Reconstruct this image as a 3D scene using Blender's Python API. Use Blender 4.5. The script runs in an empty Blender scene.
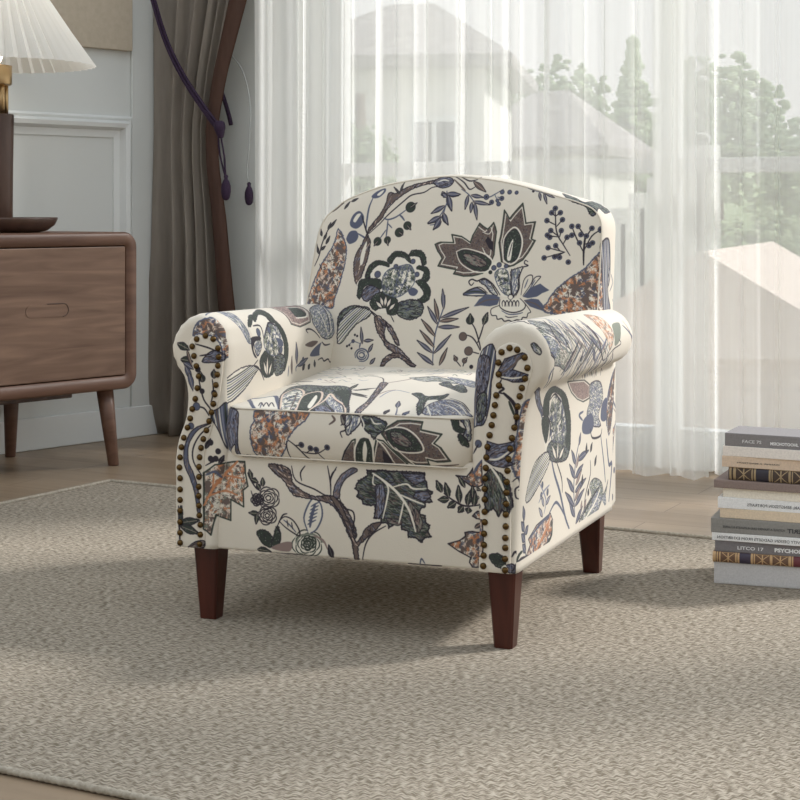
import bpy, bmesh, math, random
import numpy as np
from mathutils import Vector, Matrix
random.seed(7)
PI = math.pi
SC = bpy.context.scene
COL = SC.collection

# ------------------------------------------------------------------ helpers
def obj(name, bm, mat=None, parent=None, smooth=True):
    me = bpy.data.meshes.new(name)
    bm.normal_update()
    bm.to_mesh(me)
    bm.free()
    for m in (mat if isinstance(mat, (list, tuple)) else [mat]):
        if m is not None:
            me.materials.append(m)
    if smooth:
        for p in me.polygons:
            p.use_smooth = True
    o = bpy.data.objects.new(name, me)
    COL.objects.link(o)
    if parent is not None:
        o.parent = parent
    return o

def tag(o, label=None, cat=None, group=None, kind=None):
    if label: o['label'] = label
    if cat: o['category'] = cat
    if group: o['group'] = group
    if kind: o['kind'] = kind
    return o

def thing(name, label, cat, loc=(0, 0, 0), rz=0.0, group=None):
    o = bpy.data.objects.new(name, None)
    o.empty_display_size = 0.1
    COL.objects.link(o)
    o.location = loc
    o.rotation_euler = (0, 0, rz)
    return tag(o, label, cat, group)

def box(bm, x0, x1, y0, y1, z0, z1, bev=0.0, seg=2):
    r = bmesh.ops.create_cube(bm, size=1.0)
    vs = r['verts']
    for v in vs:
        v.co = Vector((x0 + (v.co.x + .5) * (x1 - x0), y0 + (v.co.y + .5) * (y1 - y0), z0 + (v.co.z + .5) * (z1 - z0)))
    if bev > 0:
        es = list({e for v in vs for e in v.link_edges})
        bmesh.ops.bevel(bm, geom=es, offset=bev, segments=seg, profile=.5, affect='EDGES')
    return bm

def loops(bm, rings, cap0=True, cap1=True, closed=True):
    """bridge rings of equal-length point lists"""
    R = [[bm.verts.new(p) for p in ring] for ring in rings]
    n = len(R[0])
    m = n if closed else n - 1
    for a, b in zip(R[:-1], R[1:]):
        for i in range(m):
            j = (i + 1) % n
            bm.faces.new((a[i], a[j], b[j], b[i]))
    if cap0: bm.faces.new(list(reversed(R[0])))
    if cap1: bm.faces.new(R[-1])
    return R

def lathe(bm, prof, n=40, c=(0, 0)):
    rings = [[(c[0] + r * math.cos(2 * PI * i / n), c[1] + r * math.sin(2 * PI * i / n), z) for i in range(n)] for r, z in prof]
    loops(bm, rings)

def tube(bm, pts, r, n=8, caps=True):
    P = [Vector(p) for p in pts]
    rings = []
    up = Vector((0.13, 0.21, 0.97)).normalized()
    for i, p in enumerate(P):
        t = (P[min(i + 1, len(P) - 1)] - P[max(i - 1, 0)]).normalized()
        a = t.cross(up)
        if a.length < 1e-3: a = t.cross(Vector((1, 0, 0)))
        a.normalize(); b = t.cross(a)
        rr = r[i] if isinstance(r, (list, tuple)) else r
        rings.append([p + a * math.cos(2 * PI * k / n) * rr + b * math.sin(2 * PI * k / n) * rr for k in range(n)])
    loops(bm, rings, caps, caps)

def catmull(P, k=6, closed=False):
    P = [np.array(p, float) for p in P]
    n = len(P); out = []
    rng = range(n if closed else n - 1)
    for i in rng:
        if closed:
            a, b, c, d = P[(i - 1) % n], P[i], P[(i + 1) % n], P[(i + 2) % n]
        else:
            a, b, c, d = P[max(i - 1, 0)], P[i], P[i + 1], P[min(i + 2, n - 1)]
        for j in range(k):
            t = j / k
            out.append(.5 * ((2 * b) + (c - a) * t + (2 * a - 5 * b + 4 * c - d) * t * t + (3 * b - a - 3 * c + d) * t ** 3))
    if not closed: out.append(P[-1])
    return out

# ------------------------------------------------------------------ materials
def mat(name, col=(.8, .8, .8), rough=.6, metal=0.0, spec=.5):
    m = bpy.data.materials.new(name)
    m.use_nodes = True
    b = m.node_tree.nodes['Principled BSDF']
    b.inputs['Base Color'].default_value = (*col, 1)
    b.inputs['Roughness'].default_value = rough
    b.inputs['Metallic'].default_value = metal
    b.inputs['Specular IOR Level'].default_value = spec
    return m

def srgb(r, g, b):
    f = lambda c: (c / 255 / 12.92) if c / 255 <= .04045 else ((c / 255 + .055) / 1.055) ** 2.4
    return (f(r), f(g), f(b))

def N(m, t): return m.node_tree.nodes.new(t)
def L(m, a, b): m.node_tree.links.new(a, b)
def B(m): return m.node_tree.nodes['Principled BSDF']

def noisy(name, c1, c2, scale=(1, 1, 1), nscale=5.0, rough=.6, detail=6, bump=0.0, dist=0.0, coord='Object', spec=.4, bdist=.002, metal=0.0):
    m = mat(name, c1, rough, metal, spec)
    tc = N(m, 'ShaderNodeTexCoord'); mp = N(m, 'ShaderNodeMapping')
    mp.inputs['Scale'].default_value = scale
    L(m, tc.outputs[coord], mp.inputs['Vector'])
    n = N(m, 'ShaderNodeTexNoise'); n.inputs['Scale'].default_value = nscale
    n.inputs['Detail'].default_value = detail; n.inputs['Distortion'].default_value = dist
    L(m, mp.outputs[0], n.inputs['Vector'])
    r = N(m, 'ShaderNodeValToRGB')
    r.color_ramp.elements[0].position = .3; r.color_ramp.elements[0].color = (*c1, 1)
    r.color_ramp.elements[1].position = .7; r.color_ramp.elements[1].color = (*c2, 1)
    L(m, n.outputs['Fac'], r.inputs['Fac']); L(m, r.outputs[0], B(m).inputs['Base Color'])
    if bump > 0:
        bp = N(m, 'ShaderNodeBump'); bp.inputs['Strength'].default_value = bump; bp.inputs['Distance'].default_value = bdist
        L(m, n.outputs['Fac'], bp.inputs['Height']); L(m, bp.outputs[0], B(m).inputs['Normal'])
    return m

M = {}
M['wall'] = noisy('wall_paint', srgb(206, 208, 205), srgb(210, 212, 209), nscale=3, rough=.7, bump=.05)
M['trimwhite'] = mat('trim_paint', srgb(216, 218, 216), .5)
M['frame'] = mat('window_frame_paint', srgb(215, 217, 216), .5)
M['walnut'] = noisy('walnut_veneer', srgb(96, 72, 58), srgb(134, 106, 88), (1.2, 1, 14), 2.2, .42, 8, .08, 1.1)
M['walnut_frame'] = noisy('walnut_solid', srgb(88, 62, 50), srgb(116, 86, 70), (1.0, 6, 10), 2.4, .4, 8, .08, .8)
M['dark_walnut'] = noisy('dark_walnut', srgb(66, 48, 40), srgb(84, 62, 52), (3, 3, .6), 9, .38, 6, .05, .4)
M['mahogany'] = noisy('mahogany_leg', srgb(58, 24, 17), srgb(78, 36, 26), (5, 5, .7), 12, .32, 6, .04, .4)
M['brass'] = mat('brushed_brass', srgb(186, 158, 118), .34, 1.0)
M['nail'] = mat('antique_brass_nail', srgb(92, 72, 44), .30, 1.0)
M['purple'] = noisy('purple_cord', srgb(38, 22, 44), srgb(54, 32, 60), (1, 1, 1), 300, .75, 2, .4)
M['greycord'] = mat('grey_cord', srgb(178, 180, 178), .8)
M['curtain'] = noisy('taupe_drape', srgb(172, 162, 150), srgb(182, 172, 160), (1, 1, .15), 60, .75, 4, .05)
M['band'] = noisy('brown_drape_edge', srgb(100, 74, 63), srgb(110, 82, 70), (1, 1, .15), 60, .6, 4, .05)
M['glass'] = mat('pane_glass', (1, 1, 1), .02)
def glassmat(m):
    nt = m.node_tree; out = nt.nodes['Material Output']
    tr = N(m, 'ShaderNodeBsdfTransparent'); gl = N(m, 'ShaderNodeBsdfGlossy'); gl.inputs['Roughness'].default_value = .02
    mx = N(m, 'ShaderNodeMixShader'); mx.inputs[0].default_value = .06
    L(m, tr.outputs[0], mx.inputs[1]); L(m, gl.outputs[0], mx.inputs[2]); L(m, mx.outputs[0], out.inputs['Surface'])
glassmat(M['glass'])
def sheermat(name, alpha):
    m = mat(name)
    out = m.node_tree.nodes['Material Output']
    tr = N(m, 'ShaderNodeBsdfTransparent'); df = N(m, 'ShaderNodeBsdfDiffuse'); tl = N(m, 'ShaderNodeBsdfTranslucent')
    c = (*srgb(252, 252, 249), 1)
    df.inputs[0].default_value = c; tl.inputs[0].default_value = c
    mx = N(m, 'ShaderNodeMixShader'); mx.inputs[0].default_value = .55
    L(m, df.outputs[0], mx.inputs[1]); L(m, tl.outputs[0], mx.inputs[2])
    tc = N(m, 'ShaderNodeTexCoord'); mp = N(m, 'ShaderNodeMapping'); mp.inputs['Scale'].default_value = (1, 1, .03)
    n = N(m, 'ShaderNodeTexNoise'); n.inputs['Scale'].default_value = 60
    L(m, tc.outputs['Object'], mp.inputs[0]); L(m, mp.outputs[0], n.inputs['Vector'])
    mr = N(m, 'ShaderNodeMapRange'); mr.inputs['To Min'].default_value = alpha - .04; mr.inputs['To Max'].default_value = alpha + .04
    L(m, n.outputs['Fac'], mr.inputs['Value'])
    m2 = N(m, 'ShaderNodeMixShader'); L(m, mr.outputs[0], m2.inputs[0])
    L(m, tr.outputs[0], m2.inputs[1]); L(m, mx.outputs[0], m2.inputs[2]); L(m, m2.outputs[0], out.inputs['Surface'])
    return m
M['sheer'] = sheermat('sheer_voile', .63)

# wooden floor: planks parallel to the window wall
def floormat():
    m = mat('oak_planks', rough=.38, spec=.4)
    tc = N(m, 'ShaderNodeTexCoord'); mp = N(m, 'ShaderNodeMapping')
    mp.inputs['Rotation'].default_value = (0, 0, math.radians(27))
    L(m, tc.outputs['Object'], mp.inputs[0])
    br = N(m, 'ShaderNodeTexBrick'); br.offset = .37
    br.inputs['Scale'].default_value = 1; br.inputs['Brick Width'].default_value = 1.3; br.inputs['Row Height'].default_value = .15
    br.inputs['Mortar Size'].default_value = .0012; br.inputs['Mortar Smooth'].default_value = .3
    br.inputs['Color1'].default_value = (*srgb(152, 132, 110), 1); br.inputs['Color2'].default_value = (*srgb(136, 117, 96), 1)
    br.inputs['Mortar'].default_value = (*srgb(84, 68, 56), 1)
    L(m, mp.outputs[0], br.inputs['Vector'])
    mp2 = N(m, 'ShaderNodeMapping'); mp2.inputs['Scale'].default_value = (1.2, 14, 1)
    L(m, mp.outputs[0], mp2.inputs[0])
    n = N(m, 'ShaderNodeTexNoise'); n.inputs['Scale'].default_value = 2.5; n.inputs['Detail'].default_value = 8; n.inputs['Distortion'].default_value = .8
    L(m, mp2.outputs[0], n.inputs['Vector'])
    mr = N(m, 'ShaderNodeMapRange'); mr.inputs['To Min'].default_value = .72; mr.inputs['To Max'].default_value = 1.25
    L(m, n.outputs['Fac'], mr.inputs['Value'])
    mx = N(m, 'ShaderNodeMix'); mx.data_type = 'RGBA'; mx.blend_type = 'MULTIPLY'; mx.inputs['Factor'].default_value = 1
    L(m, br.outputs['Color'], mx.inputs['A']); L(m, mr.outputs[0], mx.inputs['B'])
    L(m, mx.outputs['Result'], B(m).inputs['Base Color'])
    return m
M['floor'] = floormat()

def rugmat():
    m = mat('woven_wool', rough=.95, spec=.1)
    tc = N(m, 'ShaderNodeTexCoord'); mp = N(m, 'ShaderNodeMapping')
    L(m, tc.outputs['Object'], mp.inputs[0])
    # short slanted loops: stretched noise warped by a zigzag
    w = N(m, 'ShaderNodeTexWave'); w.wave_type = 'BANDS'; w.bands_direction = 'X'
    w.inputs['Scale'].default_value = 20; w.inputs['Distortion'].default_value = 2.5; w.inputs['Detail'].default_value = 2
    L(m, mp.outputs[0], w.inputs['Vector'])
    sx = N(m, 'ShaderNodeSeparateXYZ'); L(m, mp.outputs[0], sx.inputs[0])
    ad = N(m, 'ShaderNodeMath'); ad.operation = 'MULTIPLY_ADD'; ad.inputs[1].default_value = .006
    L(m, w.outputs['Fac'], ad.inputs[0]); L(m, sx.outputs['Y'], ad.inputs[2])
    cb = N(m, 'ShaderNodeCombineXYZ'); L(m, sx.outputs['X'], cb.inputs[0]); L(m, ad.outputs[0], cb.inputs[1])
    mp2 = N(m, 'ShaderNodeMapping'); mp2.inputs['Scale'].default_value = (85, 180, 1)
    L(m, cb.outputs[0], mp2.inputs[0])
    v = N(m, 'ShaderNodeTexNoise'); v.inputs['Scale'].default_value = 1; v.inputs['Detail'].default_value = 2
    L(m, mp2.outputs[0], v.inputs['Vector'])
    n = N(m, 'ShaderNodeTexNoise'); n.inputs['Scale'].default_value = 5; n.inputs['Detail'].default_value = 4
    mp3 = N(m, 'ShaderNodeMapping'); mp3.inputs['Scale'].default_value = (.35, 1, 1); mp3.inputs['Rotation'].default_value = (0, 0, .5)
    L(m, tc.outputs['Object'], mp3.inputs[0]); L(m, mp3.outputs[0], n.inputs['Vector'])
    r = N(m, 'ShaderNodeValToRGB')
    r.color_ramp.elements[0].position = .38; r.color_ramp.elements[0].color = (*srgb(118, 108, 94), 1)
    r.color_ramp.elements[1].position = .62; r.color_ramp.elements[1].color = (*srgb(174, 164, 149), 1)
    L(m, v.outputs['Fac'], r.inputs['Fac'])
    mr = N(m, 'ShaderNodeMapRange'); mr.inputs['To Min'].default_value = .86; mr.inputs['To Max'].default_value = 1.12
    L(m, n.outputs['Fac'], mr.inputs['Value'])
    mx = N(m, 'ShaderNodeMix'); mx.data_type = 'RGBA'; mx.blend_type = 'MULTIPLY'; mx.inputs['Factor'].default_value = 1
    L(m, r.outputs[0], mx.inputs['A']); L(m, mr.outputs[0], mx.inputs['B']); L(m, mx.outputs['Result'], B(m).inputs['Base Color'])
    bp = N(m, 'ShaderNodeBump'); bp.inputs['Strength'].default_value = .8; bp.inputs['Distance'].default_value = .004
    L(m, v.outputs['Fac'], bp.inputs['Height']); L(m, bp.outputs[0], B(m).inputs['Normal'])
    return m
M['rug'] = rugmat()
M['rugedge'] = noisy('rug_binding', srgb(150, 141, 126), srgb(180, 171, 156), (1, 1, 1), 120, .95, 3, .6, bdist=.004)

# ------------------------------------------------------------------ camera
F, YH, H = 1627.0, 210.0, 0.78
cam = bpy.data.cameras.new('camera'); cam_o = bpy.data.objects.new('camera', cam); COL.objects.link(cam_o)
cam_o.location = (0, 0, H); cam_o.rotation_euler = (PI / 2, 0, 0)
cam.sensor_width = 36; cam.lens = 36 * F / 800; cam.shift_y = -(400 - YH) / 800
cam.clip_end = 300
SC.camera = cam_o

# ------------------------------------------------------------------ room shell
LW = Vector((.669, .743, 0)); LN = Vector((.743, -.669, 0))          # left wall direction / room-side normal
LP = Vector((-1.26, 5.22, 0))
WD = Vector((.891, -.454, 0)); WN = Vector((-.454, -.891, 0))        # window wall direction / room-side normal
CORNER = Vector((-.790, 5.742, 0))
SP = Vector((-.80, 5.52, 0))                                        # point on the sheer line
def frame_of(o, origin, d):                                          # local x runs along d
    o.location = origin; o.rotation_euler = (0, 0, math.atan2(d.y, d.x)); return o
WALLH = 2.6
bm = bmesh.new(); box(bm, -7, 7, -6, 8.5, -.05, 0)
tag(obj('floor', bm, M['floor'], smooth=False), kind='structure')
bm = bmesh.new()
# left wall, local x from corner backwards (negative), thickness outward
box(bm, -7.5, 0.12, 0, .12, 0, WALLH)
o = obj('wall_left', bm, M['wall'], smooth=False); frame_of(o, CORNER, LW); tag(o, kind='structure')
# window wall, with openings; local x from the corner to the right, local +y outward
OP = [(.60, 2.30), (2.42, 3.30), (3.36, 5.08)]  # last two openings, out of view, are placed and sized to admit the sun
Z0, Z1 = .06, 2.95
bm = bmesh.new()
xs = 0
for a, b in OP:
    box(bm, xs, a, 0, .14, 0, 3.15); box(bm, a, b, 0, .14, 0, Z0); box(bm, a, b, 0, .14, Z1, 3.15); xs = b
box(bm, xs, 5.2, 0, .14, 0, 3.15)
# unseen wall added at the right; its opening limits where the sun falls
WALLR = True
o = obj('wall_back', bm, M['wall'], smooth=False); frame_of(o, CORNER, WD); tag(o, kind='structure')
bm = bmesh.new()
box(bm, 2.6, 2.74, -2, 1.2, 0, 3.2); box(bm, 2.6, 2.74, 1.2, 3.2, 0, .3); box(bm, 2.6, 2.74, 1.2, 3.2, 2.40, 3.2); box(bm, 2.6, 2.74, 3.2, 3.3, 0, 3.2)
tag(obj('added_wall_right', bm, M['wall'], smooth=False), kind='structure')
bm = bmesh.new()
for y in (1.2, 1.85, 2.5, 3.14): box(bm, 2.64, 2.70, y, y + .06, .3, 2.40)
box(bm, 2.645, 2.695, 1.2, 3.2, .3, .36); box(bm, 2.645, 2.695, 1.2, 3.2, 2.34, 2.40); box(bm, 2.645, 2.695, 1.2, 3.2, 1.40, 1.45)
w4 = tag(obj('window_4', bm, M['frame'], smooth=False), kind='structure')  # added frame out of view, its bars split the sun into soft streaks
bm = bmesh.new(); box(bm, 2.668, 2.674, 1.22, 3.18, .33, 2.37); obj('pane', bm, M['glass'], w4, smooth=False)
bm = bmesh.new(); box(bm, -6.4, 2.74, -2.14, -2, 0, WALLH)
tag(obj('added_wall_front', bm, M['wall'], smooth=False), kind='structure')  # unseen wall added behind the camera to dim the chair's front
# windows: outer frame, posts, transom, panes
for k, (a, b) in enumerate(OP):
    bm = bmesh.new(); t = .055; y0, y1 = .02, .09
    box(bm, a, a + t, y0, y1, Z0, Z1, .004); box(bm, b - t, b, y0, y1, Z0, Z1, .004)
    box(bm, a, b, y0, y1, Z0, Z0 + t, .004); box(bm, a, b, y0, y1, Z1 - t, Z1, .004)
    o = obj('window_%d' % (k + 1), bm, M['frame'], smooth=False); frame_of(o, CORNER, WD); tag(o, kind='structure')
    bm = bmesh.new()
    ztr = .915
    box(bm, a + t, b - t, y0 + .008, y1 - .008, ztr - .022, ztr + .022, .003)
    n = 2 if k == 0 else 1
    obj('transom', bm, M['frame'], o, smooth=False)
    for q in range(1, n):
        x = a + (b - a) * .70
        bm = bmesh.new(); box(bm, x - .03, x + .03, y0 + .005, y1 - .005, Z0 + t, Z1 - t, .003)
        obj('mullion', bm, M['frame'], o, smooth=False)
    bm = bmesh.new(); box(bm, a + t, b - t, .05, .056, Z0 + t, Z1 - t)
    obj('pane', bm, M['glass'], o, smooth=False)
# baseboard and picture-frame moulding on the left wall (local frame of wall_left: x<0 away from corner, y<0 room side)
bm = bmesh.new(); box(bm, -7.5, 0, -.016, 0, 0, .105, .004)
o = obj('baseboard_left', bm, M['trimwhite'], smooth=False); frame_of(o, CORNER, LW); tag(o, kind='structure')
bm = bmesh.new(); box(bm, 0, .6, -.016, 0, 0, .105, .004)
o = obj('baseboard_back', bm, M['trimwhite'], smooth=False); frame_of(o, CORNER, WD); tag(o, kind='structure')
def moulding(x0, x1, z0, z1, w=.058, h=.022):
    """mitred picture-frame moulding: profile swept round a rectangle"""
    prof = [(0, 0), (0, .010), (.008, .016), (.016, .012), (.026, h), (.040, h - .004), (.050, .008), (w, .005), (w, 0)]
    bm = bmesh.new()
    cs = [(x0, z0, 1, 1), (x1, z0, -1, 1), (x1, z1, -1, -1), (x0, z1, 1, -1)]
    rings = [[(cx + sx * p, -d, cz + sz * p) for p, d in prof] for cx, cz, sx, sz in cs]
    R = [[bm.verts.new(p) for p in r] for r in rings]
    for i in range(4):
        a, b = R[i], R[(i + 1) % 4]
        for j in range(len(prof) - 1):
            bm.faces.new((a[j], b[j], b[j + 1], a[j + 1]))
    return bm
bm = moulding(-1.9, -.206, .26, 1.100, .074, .034)
o = obj('trim_1', bm, M['trimwhite'], smooth=False); frame_of(o, CORNER, LW); tag(o, kind='structure')
bm = bmesh.new(); box(bm, -.206, 0, -.012, 0, 0, WALLH, .002)
o = obj('trim_2', bm, M['wall'], smooth=False); frame_of(o, CORNER, LW); tag(o, kind='structure')
# beige artwork panel on the wall, above the moulding
M['canvas'] = noisy('beige_canvas', srgb(176, 164, 146), srgb(184, 172, 154), nscale=60, rough=.85, bump=.1)
bm = bmesh.new(); box(bm, -1.5, -.214, -.026, -.001, 1.323, 2.1, .003)
o = obj('wall_canvas', bm, M['canvas'], smooth=False); frame_of(o, CORNER, LW)
tag(o, 'plain beige rectangular wall panel above the white moulding', 'wall art')

# ------------------------------------------------------------------ sheer curtains
def sheer(name, t0, t1, label, seed, off, amp=.030, nf=13.0):
    rnd = random.Random(seed)
    ph = [rnd.uniform(0, 6.28) for _ in range(8)]
    bm = bmesh.new(); nx = int((t1 - t0) * 260); nz = 30
    rows = []
    for j in range(nz + 1):
        z = .012 + (2.5 - .012) * j / nz
        zf = z / 2.5
        row = []
        for i in range(nx + 1):
            t = t0 + (t1 - t0) * i / nx
            w = t * nf + .03 * math.sin(1.2 * z + ph[0])
            y = amp * (math.sin(2 * PI * w / 1.0 * .55 + ph[1] + .12 * math.sin(1.3 * z + ph[2])) + .55 * math.sin(2 * PI * w * 1.21 + ph[3] + .15 * math.sin(z * .9 + ph[4])) + .22 * math.sin(2 * PI * w * 2.3 + ph[5]))
            y *= (1.05 - .15 * zf)
            x = t + .012 * math.sin(2 * PI * w * .8 + ph[6]) + .002 * math.sin(z * 2.1 + ph[7])
            row.append(bm.verts.new((x, y, z)))
        rows.append(row)
    for a, b in zip(rows[:-1], rows[1:]):
        for i in range(nx): bm.faces.new((a[i], a[i + 1], b[i + 1], b[i]))
    o = obj(name, bm, M['sheer'])
    o.rotation_euler = (0, 0, math.atan2(WD.y, WD.x)); o.location = SP - WN * off
    return tag(o, label, 'curtain', None)
sheer('sheer_curtain', .36, 1.90, 'long white sheer voile curtain behind the floral armchair, left of the other sheer', 3, -.01)
sheer('sheer_curtain', 1.69, 2.36, 'white sheer voile curtain behind the book stack at the right', 8, .10)

def wloc(px, py, off):
    """point at distance off in front of the window wall seen at (px,py): gives local x, z"""
    k = (px - 400) / F; ox, oy = CORNER.x + WN.x * off, CORNER.y + WN.y * off
    t = (k * oy - ox) / (WD.x - k * WD.y); D = oy + t * WD.y
    return t, H - (py - YH) * D / F
def wp(px, py, off=.19, y=0):
    t, z = wloc(px, py, off); return (t, y, z)
# ------------------------------------------------------------------ brown drape (local x along window wall from CORNER)
def drape():
    root = thing('drape', 'taupe brown drape gathered to the right by a purple cord, beside the wall moulding', 'curtain', (0, 0, 0))
    frame_of(root, CORNER + WN * .11, WD)
    def edges_old(z):
        lz = [0, .12, .62, .80, 1.02, 1.20, 1.46, 2.5]
        le = [-.135, -.118, -.085, -.075, -.070, -.070, -.070, -.070]
        ri = [.345, .325, .262, .228, .188, .215, .298, .62]
        return np.interp(z, lz, le), np.interp(z, lz, ri)
    EL = [wloc(x, y, .13) for x, y in ((137, 440), (143, 380), (151, 250), (152, 120), (152, 0))]
    ER = [wloc(x, y, .13) for x, y in ((247, 438), (243, 350), (236, 290), (229, 215), (222, 165), (221, 125), (230, 75), (250, 0), (272, -90))]
    def edges(z):
        f = lambda E: np.interp(z, [e[1] for e in E], [e[0] for e in E])
        return f(EL), f(ER)
    def surf(s, z):
        a, b = edges(z)
        pin = math.exp(-((z - 1.05) / .35) ** 2)
        # broad flat folds at the left, tight pleats toward the right
        x = a + (b - a) * s
        f = s ** 1.6
        amp = .017 + .008 * (1 - pin)
        y = -amp * (math.sin(2 * PI * 7.6 * f + .8) + .35 * math.sin(2 * PI * 13 * f + 1 + z))
        y += .012 * math.sin(2 * PI * 1.7 * s + z * .7)
        return x, y
    bm = bmesh.new(); nx, nz = 150, 50
    rows = [[bm.verts.new((*surf(.86 * i / nx, .004 + 2.47 * j / nz), .004 + 2.47 * j / nz)) for i in range(nx + 1)] for j in range(nz + 1)]
    for a, b in zip(rows[:-1], rows[1:]):
        for i in range(nx): bm.faces.new((a[i], a[i + 1], b[i + 1], b[i]))
    bmesh.ops.solidify(bm, geom=bm.faces[:], thickness=.004)
    obj('drape_cloth', bm, M['curtain'], root)
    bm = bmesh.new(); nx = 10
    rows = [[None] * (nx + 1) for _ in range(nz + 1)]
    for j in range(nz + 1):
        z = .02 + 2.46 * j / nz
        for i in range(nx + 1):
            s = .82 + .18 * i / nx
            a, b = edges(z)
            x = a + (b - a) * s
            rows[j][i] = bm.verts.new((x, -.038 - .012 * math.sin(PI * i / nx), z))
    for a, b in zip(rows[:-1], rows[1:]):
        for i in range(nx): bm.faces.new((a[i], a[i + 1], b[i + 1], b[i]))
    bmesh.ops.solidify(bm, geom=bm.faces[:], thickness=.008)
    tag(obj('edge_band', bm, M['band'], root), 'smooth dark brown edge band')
    return root
drape()
tie = thing('curtain_tieback', 'dark purple tieback cord with tassel wrapped around the taupe drape', 'tieback')
frame_of(tie, CORNER + WN * .19, WD)
TIE_L = [wp(138, -45, y=.02)] + [wp(x, y) for x, y in ((152, 0), (165, 42), (181, 75), (201, 106), (216, 126))]
for dx, dz, r in ((0, 0, .0058), (.011, .003, .0050), (.004, -.012, .0045)):
    bm = bmesh.new(); tube(bm, catmull([(x + dx, y, z + dz) for x, y, z in TIE_L], 6), r, 8)
    obj('cord', bm, M['purple'], tie)
bm = bmesh.new()
tube(bm, catmull([wp(219, 121), wp(220, 130), wp(221, 138)], 5), [.010, .017, .019, .020, .020, .018, .016, .014, .012, .010, .008], 10)
obj('knot', bm, M['purple'], tie)
for s in (-1, 1):
    bm = bmesh.new(); tube(bm, catmull([wp(219 + s, 132), wp(222 + 2 * s, 155), wp(225.5, 177)], 6), .0035, 6)
    obj('cord', bm, M['purple'], tie)
def tassel(bm, x, y, z, s=1.0):
    prof = [(.004, .018), (.008, .012), (.006, .004), (.011, -.004), (.016, -.020), (.0165, -.040), (.013, -.058), (.008, -.066), (.001, -.068)]
    lathe(bm, [(r * s, z + h * s) for r, h in prof], 14, (x, y))
bm = bmesh.new(); _t = wp(226, 180); tassel(bm, _t[0], _t[1], _t[2])
obj('tassel', bm, M['purple'], tie)
hook = thing('curtain_tieback', 'loose cord end with small purple tassel hanging right of the brown drape', 'tieback')
frame_of(hook, CORNER + WN * .05, WD)
bm = bmesh.new(); tube(bm, catmull([wp(219, 85, .05), wp(225, 102, .05), wp(229, 116, .05), wp(231, 125, .05)], 6), .0075, 8)
obj('cord', bm, M['purple'], hook)
bm = bmesh.new(); tube(bm, catmull([wp(231, 55, .05), wp(243, 72, .05), (wp(250, 105, .05)), wp(249, 145, .05), wp(247, 170, .05), wp(249, 186, .05)], 8), .0028, 6)
obj('thin_cord', bm, M['greycord'], hook)
bm = bmesh.new(); _t = wp(249, 187, .05); tassel(bm, _t[0], _t[1], _t[2], .92)
obj('tassel', bm, M['purple'], hook)

# ------------------------------------------------------------------ rug
def rug():
    root = thing('area_rug', 'large beige woven wool rug with herringbone texture under the armchair', 'rug', (0, 0, 0))
    A = Vector((-.828, 4.648, 0)); d = Vector((.8875, -.4608, 0)); e = Vector((-.52, -.854, 0)).normalized()
    nrm = Vector((-d.y, d.x, 0))
    Wd = 2.0 / abs(e.dot(nrm))
    Bc = A + e * Wd; Lr = 3.4
    C1 = Bc + d * Lr; D1 = A + d * Lr
    cs = [A, Bc, C1, D1]
    cen = sum(cs, Vector()) / 4
    nx, ny = 60, 40
    bm = bmesh.new()
    T = .004
    top = [[bm.verts.new(A + (Bc - A) * (j / ny) + d * Lr * (i / nx) + Vector((0, 0, T))) for i in range(nx + 1)] for j in range(ny + 1)]
    for a, b in zip(top[:-1], top[1:]):
        for i in range(nx): bm.faces.new((a[i], b[i], b[i + 1], a[i + 1]))
    bot = [bm.verts.new(Vector((v.co.x, v.co.y, .001))) for v in (top[0][0], top[ny][0], top[ny][nx], top[0][nx])]
    obj('rug_field', bm, M['rug'], root)
    bm = bmesh.new()
    for p, q in ((A, Bc), (Bc, C1), (C1, D1), (D1, A)):
        n = int((q - p).length / .011); pts = []; rr = []
        for i in range(n * 2 + 1):
            pts.append(p + (q - p) * i / (2 * n) + Vector((0, 0, .0062))); rr.append(.0060 if i % 2 else .0046)
        tube(bm, pts, rr, 8)
    tag(obj('whipped_edge', bm, M['rugedge'], root), 'whip-stitched rug border')
rug()

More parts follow.
